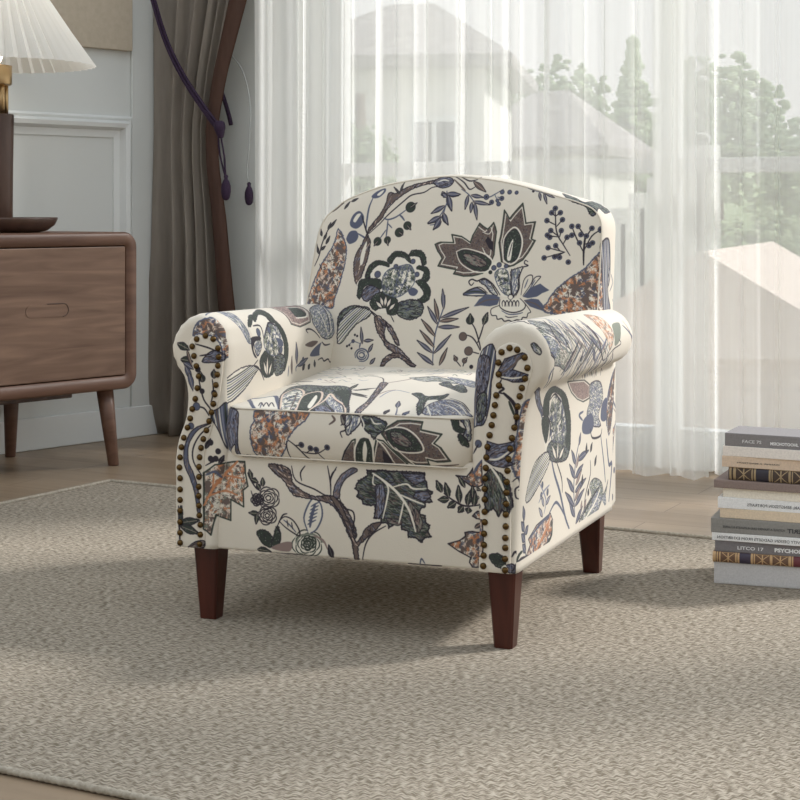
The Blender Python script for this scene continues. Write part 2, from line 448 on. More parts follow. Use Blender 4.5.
# ------------------------------------------------------------------ cabinet (local x to the right along the front, y to the back)
def cabinet():
    phi = math.atan2(.743, .669)
    R0 = Vector((-.802, 4.979, 0))                      # front right end
    Lc = 1.25; x0 = -Lc
    root = thing('sideboard', 'walnut sideboard with rounded corners standing against the grey left wall', 'cabinet', R0, phi)
    zt, zb, Dp, r = .713, .236, .44, .045
    def outline(ins, rr):
        X0, X1, Za, Zb_ = x0 + ins, -ins, zb + ins, zt - ins
        pts = []
        for cx, cz, a0 in ((X1 - rr, Za + rr, -90), (X1 - rr, Zb_ - rr, 0), (X0 + rr, Zb_ - rr, 90), (X0 + rr, Za + rr, 180)):
            for k in range(9):
                a = math.radians(a0 + 90 * k / 8); pts.append((cx + rr * math.cos(a), cz + rr * math.sin(a)))
        return pts
    bm = bmesh.new()
    O, O2, I, I2 = outline(0, r), outline(.006, r - .006), outline(.041, .012), outline(.039, .014)
    ring = lambda P, y: [(x, y, z) for x, z in P]
    loops(bm, [ring(outline(.001, r), Dp), ring(O, Dp - .004), ring(O, .010), ring(O2, 0.0), ring(I2, .004), ring(I, .012), ring(I, .10)], True, True)
    obj('carcass', bm, M['walnut_frame'], root)
    # three drawer fronts set inside the frame, grain vertical centre split hidden
    n = 2; w = (Lc - .082) / n
    for k in range(n):
        a = x0 + .041 + w * k + .0025; b = a + w - .005
        za, zb2 = zb + .0435, zt - .0435
        bm = bmesh.new(); box(bm, a, b, .006, .026, za, zb2, .0025)
        d = obj('door', bm, M['walnut'], root, smooth=False)
        cxp = b - .287 if k == 1 else a + .285
        # routed finger pull: a flush pill outline with a darker groove
        bm = bmesh.new(); cz = .487; hw, hh = .075, .019
        prof = []
        for s, a0 in ((1, -90), (-1, 90)):
            for q in range(9):
                an = math.radians(a0 + 180 * q / 8); prof.append((cxp + s * (hw - hh) + hh * math.cos(an), cz + hh * math.sin(an)))
        loops(bm, [[(x, .0045, z) for x, z in prof], [(x, .012, z) for x, z in prof]])
        cen = (cxp, cz)
        obj('finger_pull', bm, M['walnut'], d, smooth=False)
        bm = bmesh.new()
        pp = prof[2:7]
        tube(bm, [(x, .0045, z) for x, z in prof[:9]] + [(cxp, .0045, cz + hh)], .0016, 6)
        g = obj('groove', bm, M['dark_walnut'], d, smooth=False)
    # apron rail and four splayed legs
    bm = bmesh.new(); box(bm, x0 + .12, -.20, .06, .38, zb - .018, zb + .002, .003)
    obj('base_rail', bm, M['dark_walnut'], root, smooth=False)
    for lx, ly, sx, sy in ((-.088, .05, .034, -.0), (-.185, Dp - .045, .02, .035), (x0 + .075, .05, -.03, -.0), (x0 + .075, Dp - .05, -.03, .03)):
        bm = bmesh.new()
        rings = []
        for z, rr in ((zb + .001, .026), (.12, .0215), (.004, .0165), (0, .0155)):
            f = 1 - z / zb
            rings.append([(lx + sx * f + rr * math.cos(2 * PI * i / 20), ly + sy * f + rr * math.sin(2 * PI * i / 20), z) for i in range(20)])
        loops(bm, rings)
        obj('leg', bm, M['walnut_frame'], root)
    return root
CAB = cabinet()

# ------------------------------------------------------------------ table lamp
def lamp():
    D = 4.86; X = -404 / F * D
    root = thing('table_lamp', 'table lamp with white pleated shade and dark wood column on the sideboard', 'lamp', (X, D, .713))
    bm = bmesh.new()
    lathe(bm, [(.001, 0), (.125, 0), (.150, .006), (.172, .022), (.181, .040), (.180, .045), (.174, .043), (.160, .024), (.14, .014), (.10, .011), (.001, .011)], 64)
    obj('base_tray', bm, M['dark_walnut'], root)
    bm = bmesh.new(); lathe(bm, [(.001, .008), (.047, .008), (.049, .012), (.050, .20), (.053, .348), (.051, .353), (.001, .353)], 40)
    obj('column', bm, M['dark_walnut'], root)
    bm = bmesh.new(); lathe(bm, [(.001, .0115), (.056, .0115), (.056, .017), (.0505, .019), (.001, .019)], 40)
    obj('foot_ring', bm, M['brass'], root)
    for a in range(4):
        an = PI / 4 + a * PI / 2
        bm = bmesh.new(); cx, cy = .030 * math.cos(an) * 1.1, .030 * math.sin(an)
        lathe(bm, [(.0001, .352), (.0085, .352), (.0085, .45), (.0001, .45)], 14, (cx, cy))
        obj('rod', bm, M['brass'], root)
    bm = bmesh.new(); lathe(bm, [(.001, .440), (.044, .440), (.047, .444), (.047, .498), (.020, .502), (.001, .502)], 40)
    obj('socket', bm, M['brass'], root)
    bm = bmesh.new(); lathe(bm, [(.001, .50), (.014, .51), (.03, .55), (.034, .58), (.024, .61), (.001, .62)], 24)
    bulb = mat('bulb_glow', (1, .9, .75)); B(bulb).inputs['Emission Color'].default_value = (1, .93, .82, 1); B(bulb).inputs['Emission Strength'].default_value = 4
    obj('bulb', bm, bulb, root)
    # pleated shade
    bm = bmesh.new(); n = 46; rows = []
    for j, (z, r) in enumerate(((.499, .285), (.60, .215), (.72, .137), (.80, .088))):
        row = []
        for i in range(n * 4):
            k = i % 4; a = 2 * PI * (i + (.0)) / (n * 4)
            q = (0, .55, 1, .45)[k]
            rr = r * (1 + .075 * (q - .5))
            zz = z
            row.append((rr * math.cos(a), rr * math.sin(a), zz))
        rows.append(row)
    loops(bm, rows, False, False)
    bmesh.ops.solidify(bm, geom=bm.faces[:], thickness=.0015)
    ms = mat('pleated_linen', srgb(236, 232, 224), .9)
    out = ms.node_tree.nodes['Material Output']
    df = N(ms, 'ShaderNodeBsdfDiffuse'); tl = N(ms, 'ShaderNodeBsdfTranslucent'); mx = N(ms, 'ShaderNodeMixShader'); mx.inputs[0].default_value = .35
    df.inputs[0].default_value = (*srgb(244, 243, 240), 1); tl.inputs[0].default_value = (*srgb(250, 247, 240), 1)
    L(ms, df.outputs[0], mx.inputs[1]); L(ms, tl.outputs[0], mx.inputs[2]); L(ms, mx.outputs[0], out.inputs['Surface'])
    obj('lamp_shade', bm, ms, root, smooth=False)
    li = bpy.data.lights.new('lamp_bulb_light', 'POINT'); li.energy = .45; li.color = (1, .96, .90); li.shadow_soft_size = .03
    lo = bpy.data.objects.new('lamp_bulb_light', li); COL.objects.link(lo); lo.location = (X, D, .713 + .64)
lamp()
# ------------------------------------------------------------------ stack of books on the rug
def clothmat(name, c, rough=.75, bump=.15, var=.08):
    c2 = tuple(min(1, v * (1 + var)) for v in c); c1 = tuple(v * (1 - var) for v in c)
    return noisy(name, c1, c2, (1, 1, 1), 260, rough, 3, bump, bdist=.0006)
PAGES = noisy('paper_edges', srgb(214, 204, 188), srgb(232, 224, 210), (1, 1, 220), 2.0, .9, 2, .1)
def text(body, size, m, parent, loc, mirrored=False, width=None, bold=0.0):
    cu = bpy.data.curves.new('title_text', 'FONT'); cu.body = body; cu.size = size; cu.extrude = .0002; cu.offset = bold
    cu.resolution_u = 2
    tmp = bpy.data.objects.new('tmp_text', cu); COL.objects.link(tmp)
    bpy.context.view_layer.update()
    dg = bpy.context.evaluated_depsgraph_get()
    me = bpy.data.meshes.new_from_object(tmp.evaluated_get(dg))
    COL.objects.unlink(tmp); bpy.data.objects.remove(tmp)
    xs = [v.co.x for v in me.vertices]; a, b = min(xs), max(xs)
    k = width / (b - a) if width else 1
    for v in me.vertices:
        x = (v.co.x - a) * k
        if mirrored: x = (b - a) * k - x
        v.co = Vector((x, -v.co.z, v.co.y))
    if mirrored: me.flip_normals()
    me.materials.clear(); me.materials.append(m)
    o = bpy.data.objects.new('spine_title', me); COL.objects.link(o); o.parent = parent; o.location = loc
    return o
def ornate(name, ground, gold, dark):
    """leather spine tooled with gold crossed panels, laid out in the spine's own x/z"""
    m = mat(name, ground, .5)
    return m
INK = mat('print_ink', srgb(70, 70, 72), .7); FOIL = mat('silver_foil', srgb(240, 240, 240), .5); GOLD = mat('gilt_tooling', srgb(206, 176, 128), .5)
# (pixel left x, pixel top y, pixel bottom y, width m, colour, style, label)
BK = [
 (725, 433.0, 446.0, .245, (126, 122, 122), 'cover', 'grey hardback with white lettering, topmost book of the stack'),
 (723, 446.0, 456.0, .240, (222, 214, 206), 'soft', 'pale grey-white book second from the top of the stack'),
 (722, 456.0, 466.8, .245, (206, 184, 162), 'soft', 'tan book with faint lettering, lying on the dark gilt-patterned book'),
 (729, 467.0, 480.0, .235, (96, 78, 66), 'ornate1', 'dark brown gilt-patterned book with black title block, above the taupe book'),
 (714, 480.0, 488.0, .265, (132, 116, 110), 'cover', 'taupe thin hardback directly under the dark gilt-patterned book'),
 (723, 488.0, 497.3, .240, (228, 220, 206), 'soft', 'cream blank book between the taupe book and the white lettered one'),
 (718, 497.3, 508.3, .255, (240, 236, 230), 'soft', 'white book with mirrored black lettering in mid stack'),
 (720, 508.3, 518.0, .245, (214, 196, 172), 'soft', 'light tan book just above the thick grey lettered book'),
 (711, 518.0, 532.6, .265, (136, 134, 130), 'cover', 'thick mid-grey book with small dark mirrored lettering'),
 (712, 532.6, 540.4, .260, (238, 236, 230), 'soft', 'thin white book with grey mirrored lettering, under the thick grey one'),
 (715, 540.4, 551.6, .255, (120, 116, 118), 'cover', 'slate grey book reading PSYCHOLO in white capitals'),
 (713, 551.6, 562.0, .260, (186, 148, 112), 'ornate2', 'tan gilt-patterned book with purple and maroon blocks, on the bottom linen book'),
 (714, 562.0, 583.5, .265, (192, 190, 190), 'linen', 'thick pale grey linen book at the bottom of the stack'),
]
def books():
    D0 = 3.384; PP = F / D0
    base = (.714 - 0)  # unused
    zc = .0045
    n = len(BK)
    total_px = 583.5 - 433.0
    for k in range(n - 1, -1, -1):
        px, ya, yb, wd, col, style, label = BK[k]
        h = (yb - ya) / PP * .992
        ang = math.radians(-18 - 9 * zc / .31 + [1.2, -.6, .8, -1.0, .5, -.4, .9, -.7, .4, -.9, .3, .8, 0][k])
        X = (px - 400) / F * D0
        root = thing('book', label, 'book', (X, D0, zc), ang, 'books in the stack on the rug')
        dp = wd * .60 if style != 'cover' else wd * .66
        if k == 0: dp = .12
        wd2 = wd * 1.12
        c = srgb(*[min(248, v * 1.07 + 4) for v in col])
        m = clothmat('cloth_%s' % style, c)
        ct = .0022 if style in ('cover', 'ornate1', 'ornate2', 'linen') else .0008
        bm = bmesh.new()
        ov = .003 if ct > .001 else .0005
        if style.startswith('ornate'):
            # rounded spine
            prof = []
            for q in range(9):
                a = PI * q / 8
                prof.append((-.006 * math.sin(a), h / 2 - h / 2 * math.cos(a)))
            pts = prof + [(dp, h), (dp, h - ct), (.004, h - ct), (.004, ct), (dp, ct), (dp, 0)]
        else:
            pts = [(0, 0), (-.0006, ct), (-.0006, h - ct), (0, h), (dp, h), (dp, h - ct), (ct, h - ct), (ct, ct), (dp, ct), (dp, 0)]
        loops(bm, [[(0, y, z) for y, z in pts], [(wd2, y, z) for y, z in pts]], False, False)
        for xx, flip in ((0, 0), (wd2, 1)):
            vs = [bm.verts.new((xx, y, z)) for y, z in pts]
            f = bm.faces.new(vs if flip else list(reversed(vs)))
        bmesh.ops.triangulate(bm, faces=[f for f in bm.faces if len(f.verts) > 4])
        bmesh.ops.remove_doubles(bm, verts=bm.verts, dist=1e-6)
        obj('cover', bm, m, root, smooth=False)
        bm = bmesh.new(); box(bm, ov, wd2 - ov, ct, dp - ov, ct, h - ct)
        obj('page_block', bm, PAGES, root, smooth=False)
        S = 1 / PP / math.cos(ang)   # one photo pixel along the spine
        def T(body, x, hh, zfrac, w, mm, mir=False, bold=0.0):
            text(body, hh, mm, root, (x * S, -.0011, h * zfrac), mir, w * S, bold)
        if k == 0:
            T('FACE 7S', 16, .009, .30, 17, FOIL); T('MSICHOTOOHL', 41, .0085, .26, 25, FOIL, False, .0003)
        if k == 2: T('IOANNIS  A BENGTSSON', 14, .004, .4, 38, INK, True)
        if k == 6: T('CARL BENGTSSON PORTRAITS', 27, .0085, .32, 50, INK, True)
        if k == 8:
            T('VOYAGE A TRAVERS UNE HUMANITE ECLAIREE', 11, .0068, .36, 57, INK, True); T('UN MERIT', 70, .012, .30, 30, INK, True, .0003)
        if k == 9: T('CREATIVITY DESIGN GADGETS FROM EXHIBITION', 5, .0082, .28, 88, INK, True)
        if k == 10:
            T('LITCO 17', 21, .0095, .30, 24, FOIL, False, .0002); T('PSYCHOLOGY', 55, .0105, .30, 38, FOIL, False, .0006)
        if style.startswith('ornate'):
            # raised gilt bands, crossed panels and coloured title blocks (distances in photo pixels)
            if k == 3: bands, blocks, pans = [(1, 3), (4.5, 6), (6, 7), (21, 22.2), (23.2, 25), (36.5, 38.2), (39, 40), (54, 56), (57, 58), (72, 74)], [(25, 36.5, srgb(52, 48, 58))], [(7.5, 20.5), (41, 53.5), (58.5, 71.5)]
            else: bands, blocks, pans = [(0, 3), (3.8, 5), (6, 7.5), (21, 22.5), (23.2, 25), (35.5, 37.5), (38.2, 39.5), (53, 55.5), (70, 72.5), (73.2, 74.5), (84, 86)], [(25, 35.5, srgb(66, 58, 76)), (74.5, 84, srgb(110, 52, 58))], [(8.5, 20.5), (40, 52.5), (56, 69.5)]
            def arc(bm, xa, xb, dy, za=0.0, zb=1.0):
                rings = []
                for x in (xa * S, xb * S):
                    rings.append([(x, -(.006 + dy) * math.sin(PI * (za + (zb - za) * q / 8)) - .0002, h / 2 - (h / 2 + dy * .3) * math.cos(PI * (za + (zb - za) * q / 8))) for q in range(9)])
                loops(bm, rings, False, False, False)
            bm = bmesh.new()
            for a, b in bands: arc(bm, a, b, .0012, .03, .97)
            for a, b in pans:
                m_ = 8
                for sgn in (0, 1):
                    for i in range(m_):
                        f0, f1 = i / m_, (i + 1) / m_
                        xa_, xb_ = (a + (b - a) * f0), (a + (b - a) * f1)
                        g0, g1 = (f0, f1) if sgn else (1 - f0, 1 - f1)
                        vv = []
                        for xx, g in ((xa_, g0 - .05), (xb_, g1 - .05), (xb_, g1 + .05), (xa_, g0 + .05)):
                            an = PI * (.16 + .68 * g)
                            vv.append(bm.verts.new((xx * S, -.0068 * math.sin(an), h / 2 - h / 2 * math.cos(an) * 1.02)))
                        bm.faces.new(vv)
                for an0 in (.13, .87):
                    arc(bm, a, b, .0008, an0 - .025, an0 + .025)
                arc(bm, (a + b) / 2 - .6, (a + b) / 2 + .6, .0008, .15, .85)
            gt = (obj('gilt_tooling', bm, mat('gilt_%d' % k, srgb(168, 146, 112) if k == 3 else srgb(204, 168, 124), .5), root, smooth=False)); gt['label'] = 'gilt bands and crossed panels'
            for a, b, cc in blocks:
                bm = bmesh.new(); arc(bm, a, b, .0007, .05, .95)
                obj('title_block', bm, mat('block_%d_%d' % (k, a), cc, .5), root, smooth=False)
            m.node_tree.nodes['Color Ramp'].color_ramp.elements[0].color = (*srgb(*((74, 62, 56) if k == 3 else (112, 86, 70))), 1)
            m.node_tree.nodes['Color Ramp'].color_ramp.elements[1].color = (*srgb(*((88, 74, 66) if k == 3 else (128, 98, 78))), 1)
        zc += (yb - ya) / PP
books()
NL_OUT= [(-0.3012, 0.5374), (-0.3105, 0.5232), (-0.3069, 0.5055), (-0.3019, 0.4866), (-0.2969, 0.4677), (-0.2998, 0.4454), (-0.3041, 0.4249), (-0.3105, 0.4056), (-0.3148, 0.3876), (-0.3205, 0.3702), (-0.3284, 0.3507), (-0.3334, 0.3326), (-0.3363, 0.3133), (-0.3377, 0.2941), (-0.3363, 0.2738), (-0.3363, 0.2528), (-0.3363, 0.233), (-0.3363, 0.2126), (-0.3363, 0.1915), (-0.3363, 0.1711), (-0.3363, 0.152)]
NL_IN= [(-0.2827, 0.5443), (-0.2664, 0.5384), (-0.2565, 0.5216), (-0.2551, 0.5053), (-0.2565, 0.4888), (-0.2579, 0.4723), (-0.2608, 0.4526), (-0.2629, 0.4348), (-0.2664, 0.417), (-0.2699, 0.401), (-0.2749, 0.3844), (-0.2806, 0.367), (-0.287, 0.3502), (-0.2919, 0.3335), (-0.2948, 0.3156), (-0.2962, 0.2977), (-0.2962, 0.2787), (-0.2969, 0.2602), (-0.2969, 0.2431), (-0.2962, 0.2247), (-0.2955, 0.2064), (-0.2934, 0.1888), (-0.2934, 0.1704), (-0.2948, 0.1525)]
NR_IN= [(0.3122, 0.5392), (0.2975, 0.5314), (0.2917, 0.5128), (0.2924, 0.4925), (0.293, 0.4729), (0.2879, 0.4555), (0.2853, 0.4382), (0.2827, 0.4203), (0.2795, 0.403), (0.2756, 0.385), (0.2718, 0.3645), (0.2698, 0.3459), (0.2686, 0.3274), (0.2673, 0.3088), (0.2666, 0.2903), (0.2666, 0.2719), (0.2666, 0.2503), (0.2666, 0.2319), (0.2653, 0.2115), (0.2653, 0.1918), (0.2647, 0.1732), (0.264, 0.1547)]
NR_OUT= [(0.3262, 0.5365), (0.3396, 0.5235), (0.3446, 0.5054), (0.3402, 0.4869), (0.3345, 0.4702), (0.3307, 0.4554), (0.3269, 0.4376), (0.3249, 0.4192), (0.3211, 0.4006), (0.3167, 0.3821), (0.3135, 0.3636), (0.3103, 0.345), (0.3084, 0.3247), (0.3071, 0.305), (0.3064, 0.2866), (0.3058, 0.2664), (0.3052, 0.248), (0.3052, 0.2271), (0.3045, 0.2069), (0.3045, 0.1897), (0.3039, 0.1701), (0.3039, 0.1505)]

# ------------------------------------------------------------------ fabric atlas regions: name -> (u0, v0, width, height, local origin x, local origin y), metres
ATW, ATH, PPM = 2.10, 1.66, 1250
REG = {
 'armL': (0.01, 0.01, .98, .78, 0.0, -.04), 'armR': (1.02, 0.01, .98, .78, 0.0, -.04),
 'back': (0.01, .81, .96, .56, -.48, .34), 'ctop': (1.00, .81, .58, .56, -.29, -.03),
 'capL': (1.60, .81, .22, .48, -.40, .12), 'capR': (1.85, .81, .22, .48, .20, .12),
 'cfront': (0.01, 1.40, .66, .16, -.33, .29), 'rail': (.70, 1.40, .60, .22, -.30, .13),
}
def uvof(reg, x, y):
    u0, v0, w, h, ox, oy = REG[reg]
    return ((u0 + x - ox) / ATW, (v0 + y - oy) / ATH)

def setuv(o, fn):
    """fn(face, vertex index, co) -> (region, x, y)"""
    me = o.data
    uv = me.uv_layers.new(name='fabric')
    for p in me.polygons:
        for li in p.loop_indices:
            vi = me.loops[li].vertex_index
            uv.data[li].uv = uvof(*fn(p, vi, me.vertices[vi].co))

FAB = mat('printed_linen', srgb(214, 206, 190), .85, 0, .2)
FABPLAIN = mat('plain_linen', srgb(214, 206, 190), .85, 0, .2)

TH = math.radians(20.8)
CH = thing('armchair', 'cream rolled-arm armchair with blue and brown floral print, nailhead trim and dark tapered legs', 'armchair', (-.0945, 2.967, 0), -TH)
CH.location.z = 0.0048
ZO = -.0048     # the chair stands on the rug; local heights are given above the floor

def Z(bm):
    for v in bm.verts: v.co.z += ZO
    return bm

# ---- arms: profile (x, z) swept back along y
PR = [(.258, .143), (.250, .25), (.238, .33), (.240, .40), (.241, .46), (.248, .520), (.266, .559), (.298, .580), (.334, .585), (.368, .567), (.386, .528), (.378, .486), (.352, .457), (.339, .413), (.331, .335), (.326, .236), (.322, .143)]
PL = [(.262, .143), (.255, .25), (.240, .33), (.240, .40), (.242, .46), (.238, .520), (.252, .566), (.288, .585), (.325, .577), (.350, .553), (.362, .517), (.352, .485), (.335, .462), (.328, .425), (.334, .372), (.344, .305), (.347, .23), (.343, .143)]
def resample(P, n):
    C = np.array(catmull(P, 12)); d = np.r_[0, np.cumsum(np.hypot(*np.diff(C, axis=0).T))]
    s = np.linspace(0, d[-1], n)
    return np.c_[np.interp(s, d, C[:, 0]), np.interp(s, d, C[:, 1])], s
def normals2(Q):
    t = np.gradient(Q, axis=0); t /= np.linalg.norm(t, axis=1)[:, None]
    return np.c_[-t[:, 1], t[:, 0]]
def arm(side, P, reg):
    n = 90
    Q, s = resample(P, n); nr = normals2(Q)          # nr points to the left of travel = outward of the profile
    # travel goes inner bottom -> top -> outer bottom ; left of travel (clockwise) is outside
    Wout = .341
    def station(ly, ins, f_back=0.0):
        pts = []
        for (x, z), (nx, nz) in zip(Q, nr):
            pl = 0
            if z > .47 and ly < .07:
                ph = math.atan2(z - .525, x - .315) * 14 / (2 * PI)
                pl = .0030 * (1 - abs(2 * (ph % 1) - 1)) ** 6 * max(0, 1 - abs(ly - .004) / .066)
            X, Zz = x - nx * (ins + pl), z - nz * (ins + pl)
            Zz = max(Zz, .143)
            # settle the top slightly toward the back; widen body toward the back
            k = min(1, max(0, ly / .64))
            if Zz > .44: Zz -= .012 * k * (Zz - .44) / .14
            if X > .30 and Zz < .46: X += (Wout - X) * .7 * k * (1 if side > 0 else .3)
            pts.append((X * side, ly, Zz))
        return pts
    st = [(-.014, .020), (-.0135, .014), (-.010, .007), (-.004, .0025), (.006, 0), (.02, 0)]
    rings = [station(y, i) for y, i in st]; ys = [y for y, _ in st]
    for k in range(1, 30):
        y = .02 + .60 * k / 30; rings.append(station(y, 0)); ys.append(y)
    for y, i in ((.625, .001), (.637, .005), (.645, .012), (.650, .022), (.652, .035)):
        rr = station(y, 0)
        # only the roll rounds off at the back, the lower body keeps going to the chair's back
        out = []
        for (x, yy, z), (nx, nz) in zip(rr, nr):
            if z > .45: out.append((x - nx * i * side, yy, z - nz * i))
            else: out.append((x, y + (.05 if False else 0), z))
        rings.append(out); ys.append(y)
    if side < 0: pass
    bm = bmesh.new()
    R = loops(bm, rings, True, True)
    caps = [f for f in bm.faces if len(f.verts) > 4]
    bmesh.ops.recalc_face_normals(bm, faces=bm.faces[:])
    bmesh.ops.triangulate(bm, faces=caps)
    nv = n
    capverts = n
    o = obj('arm_right' if side > 0 else 'arm_left', Z(bm), FAB, CH)
    o.name = 'arm'
    cap = 'capR' if side > 0 else 'capL'
    def fn(p, vi, co):
        ring, idx = divmod(vi, n)
        rs = [v // n for v in p.vertices]
        if max(rs) <= 3: return (cap, co.x, co.z - ZO)
        if min(rs) == max(rs): return ('armL', .05, 0)
        # bottom closing faces
        return (reg, s[idx] + .02, ys[ring])
    setuv(o, fn)
    return o
AR = arm(1, PR, 'armR'); AL = arm(-1, PL, 'armL')

# ---- nailed front panels
def front_panel(side, inner, outer):
    a = [np.array(p) for p in inner]; b = [np.array(p) for p in outer]
    loop_ = list(reversed(a)) + b                     # bottom inner -> top -> bottom outer
    loop_ = [(x, z) for x, z in loop_]
    C = np.array(catmull(loop_, 4)); nr = normals2(C)
    cen = C.mean(axis=0)
    sgn = 1 if np.sum(nr * (C - cen)) > 0 else -1
    E = C + nr * sgn * .0088
    E[0] = (E[0][0], .1445); E[-1] = (E[-1][0], .1445)
    bm = bmesh.new()
    r0 = [(x, -.0125, z) for x, z in E]; r1 = [(x, -.0155, z) for x, z in E]
    E2 = C + nr * sgn * .0068; E2[0] = (E2[0][0], .146); E2[-1] = (E2[-1][0], .146)
    r2 = [(x, -.0168, z) for x, z in E2]
    loops(bm, [r0, r1, r2], True, True)
    caps = [f for f in bm.faces if len(f.verts) > 4]
    bmesh.ops.recalc_face_normals(bm, faces=bm.faces[:])
    bmesh.ops.triangulate(bm, faces=caps)
    o = obj('front_panel', Z(bm), FAB, CH)
    cap = 'capR' if side > 0 else 'capL'
    setuv(o, lambda p, vi, co: (cap, co.x, co.z - ZO))
    # seam welt round the panel
    return o
PRt = front_panel(1, NR_IN, NR_OUT); PLt = front_panel(-1, NL_IN, NL_OUT)
bm = bmesh.new()
rings = []
for r, y in ((.0060, 0), (.0060, -.0014), (.0051, -.0034), (.0033, -.0050), (.0014, -.0057)):
    rings.append([(r * math.cos(2 * PI * i / 14), y, r * math.sin(2 * PI * i / 14)) for i in range(14)])
loops(bm, rings)
bmesh.ops.recalc_face_normals(bm, faces=bm.faces[:])
nail0 = None
for panel, pts in ((PRt, NR_IN + NR_OUT), (PLt, NL_IN + NL_OUT)):
    for x, z in pts:
        if nail0 is None:
            nail0 = obj('nailhead', bm, M['nail'], panel); c = nail0
        else:
            c = nail0.copy(); COL.objects.link(c); c.parent = panel
        c.location = (x, -.0166, z + ZO)

# ---- front rail, back panel and underside
bm = bmesh.new()
box(bm, -.30, .275, -.003, .03, .143, .332, .006, 3)
o = obj('front_rail', Z(bm), FAB, CH)
setuv(o, lambda p, vi, co: ('rail', co.x, co.z - ZO))
bm = bmesh.new(); box(bm, -.31, .31, .015, .66, .150, .33, .01)
o = obj('seat_deck', Z(bm), FABPLAIN, CH)
# ---- back rest
BP = [(-.326, .36), (-.325, .50), (-.319, .60), (-.310, .70), (-.303, .738), (-.290, .766), (-.268, .786), (-.24, .806), (-.17, .832), (-.11, .845), (-.05, .853), (0, .856), (.05, .853), (.11, .845), (.17, .832), (.24, .812), (.285, .799), (.320, .783), (.338, .753), (.340, .70), (.339, .60), (.337, .50), (.335, .36)]
def backrest():
    C = np.array([p for p in catmull(BP, 5)]); C = C[::-1]   # right bottom -> top -> left bottom (counter-clockwise seen from the front)
    n = len(C)
    nr = normals2(C); cen = np.array([0, .58])
    if np.sum(nr * (C - cen)) < 0: nr = -nr
    nr[0] = (1, 0); nr[-1] = (-1, 0)
    front = lambda z: .490 + (z - .42) * .20
    rear = lambda z: .640 + (z - .42) * .115
    rings = []
    meta = []
    # front dome: scaled rings from the centre outwards
    def ring(fs, ins, dep, back=False):
        pts = []
        for (x, z), (nx_, nz_) in zip(C, nr):
            X, Zz = x - nx_ * ins, z - nz_ * ins
            X = X * fs; Zz = .36 + (Zz - .36) * fs
            f, r = front(Zz), rear(Zz)
            y = f + dep * (r - f)
            pts.append([X, y, Zz])
        return pts
    for fs in (.02, .2, .4, .6, .75, .87):
        q = ring(fs, .012, 0)
        for p in q:
            p[1] -= .022 * (1 - fs ** 4)
        rings.append(q)
    q = ring(.95, .012, 0)
    for p in q: p[1] -= .006
    rings.append(q)
    rings.append(ring(1, .010, .0)); rings.append(ring(1, .0035, .035)); rings.append(ring(1, 0, .10))
    for d in (.3, .5, .7, .88): rings.append(ring(1, -.002 * math.sin(d * PI), d))
    rings.append(ring(1, .004, .96)); rings.append(ring(1, .014, 1.0)); rings.append(ring(.6, .014, 1.0)); rings.append(ring(.05, .014, 1.0))
    bm = bmesh.new()
    loops(bm, rings, True, True, True)
    caps = [f for f in bm.faces if len(f.verts) > 4]
    bmesh.ops.recalc_face_normals(bm, faces=bm.faces[:])
    bmesh.ops.triangulate(bm, faces=caps)
    o = obj('backrest', Z(bm), FAB, CH)
    def fn(p, vi, co):
        z = co.z - ZO
        k, i = divmod(vi, n)
        if k < 8: return ('back', co.x, z)
        f = front(z)
        ext = (co.y - f)
        nx_, nz_ = nr[i]
        return ('back', min(.475, max(-.475, co.x + nx_ * ext)), min(.895, z + nz_ * ext * .3))
    setuv(o, fn)
    # welt along the front edge
    bm = bmesh.new()
    q = ring(1, .0035, .035)
    tube(bm, [(x, y - .0005, z + ZO) for x, y, z in q], .0016, 6)
    obj('back_welt', bm, FABPLAIN, CH)
    # outer back cover below the cushion part, closing the body
    bm = bmesh.new(); box(bm, -.335, .335, .60, .70, .143, .50, .015)
    o2 = obj('back_panel', Z(bm), FAB, CH)
    setuv(o2, lambda p, vi, co: ('armR', .86 - (co.z - ZO - .143) if True else 0, co.y))
backrest()

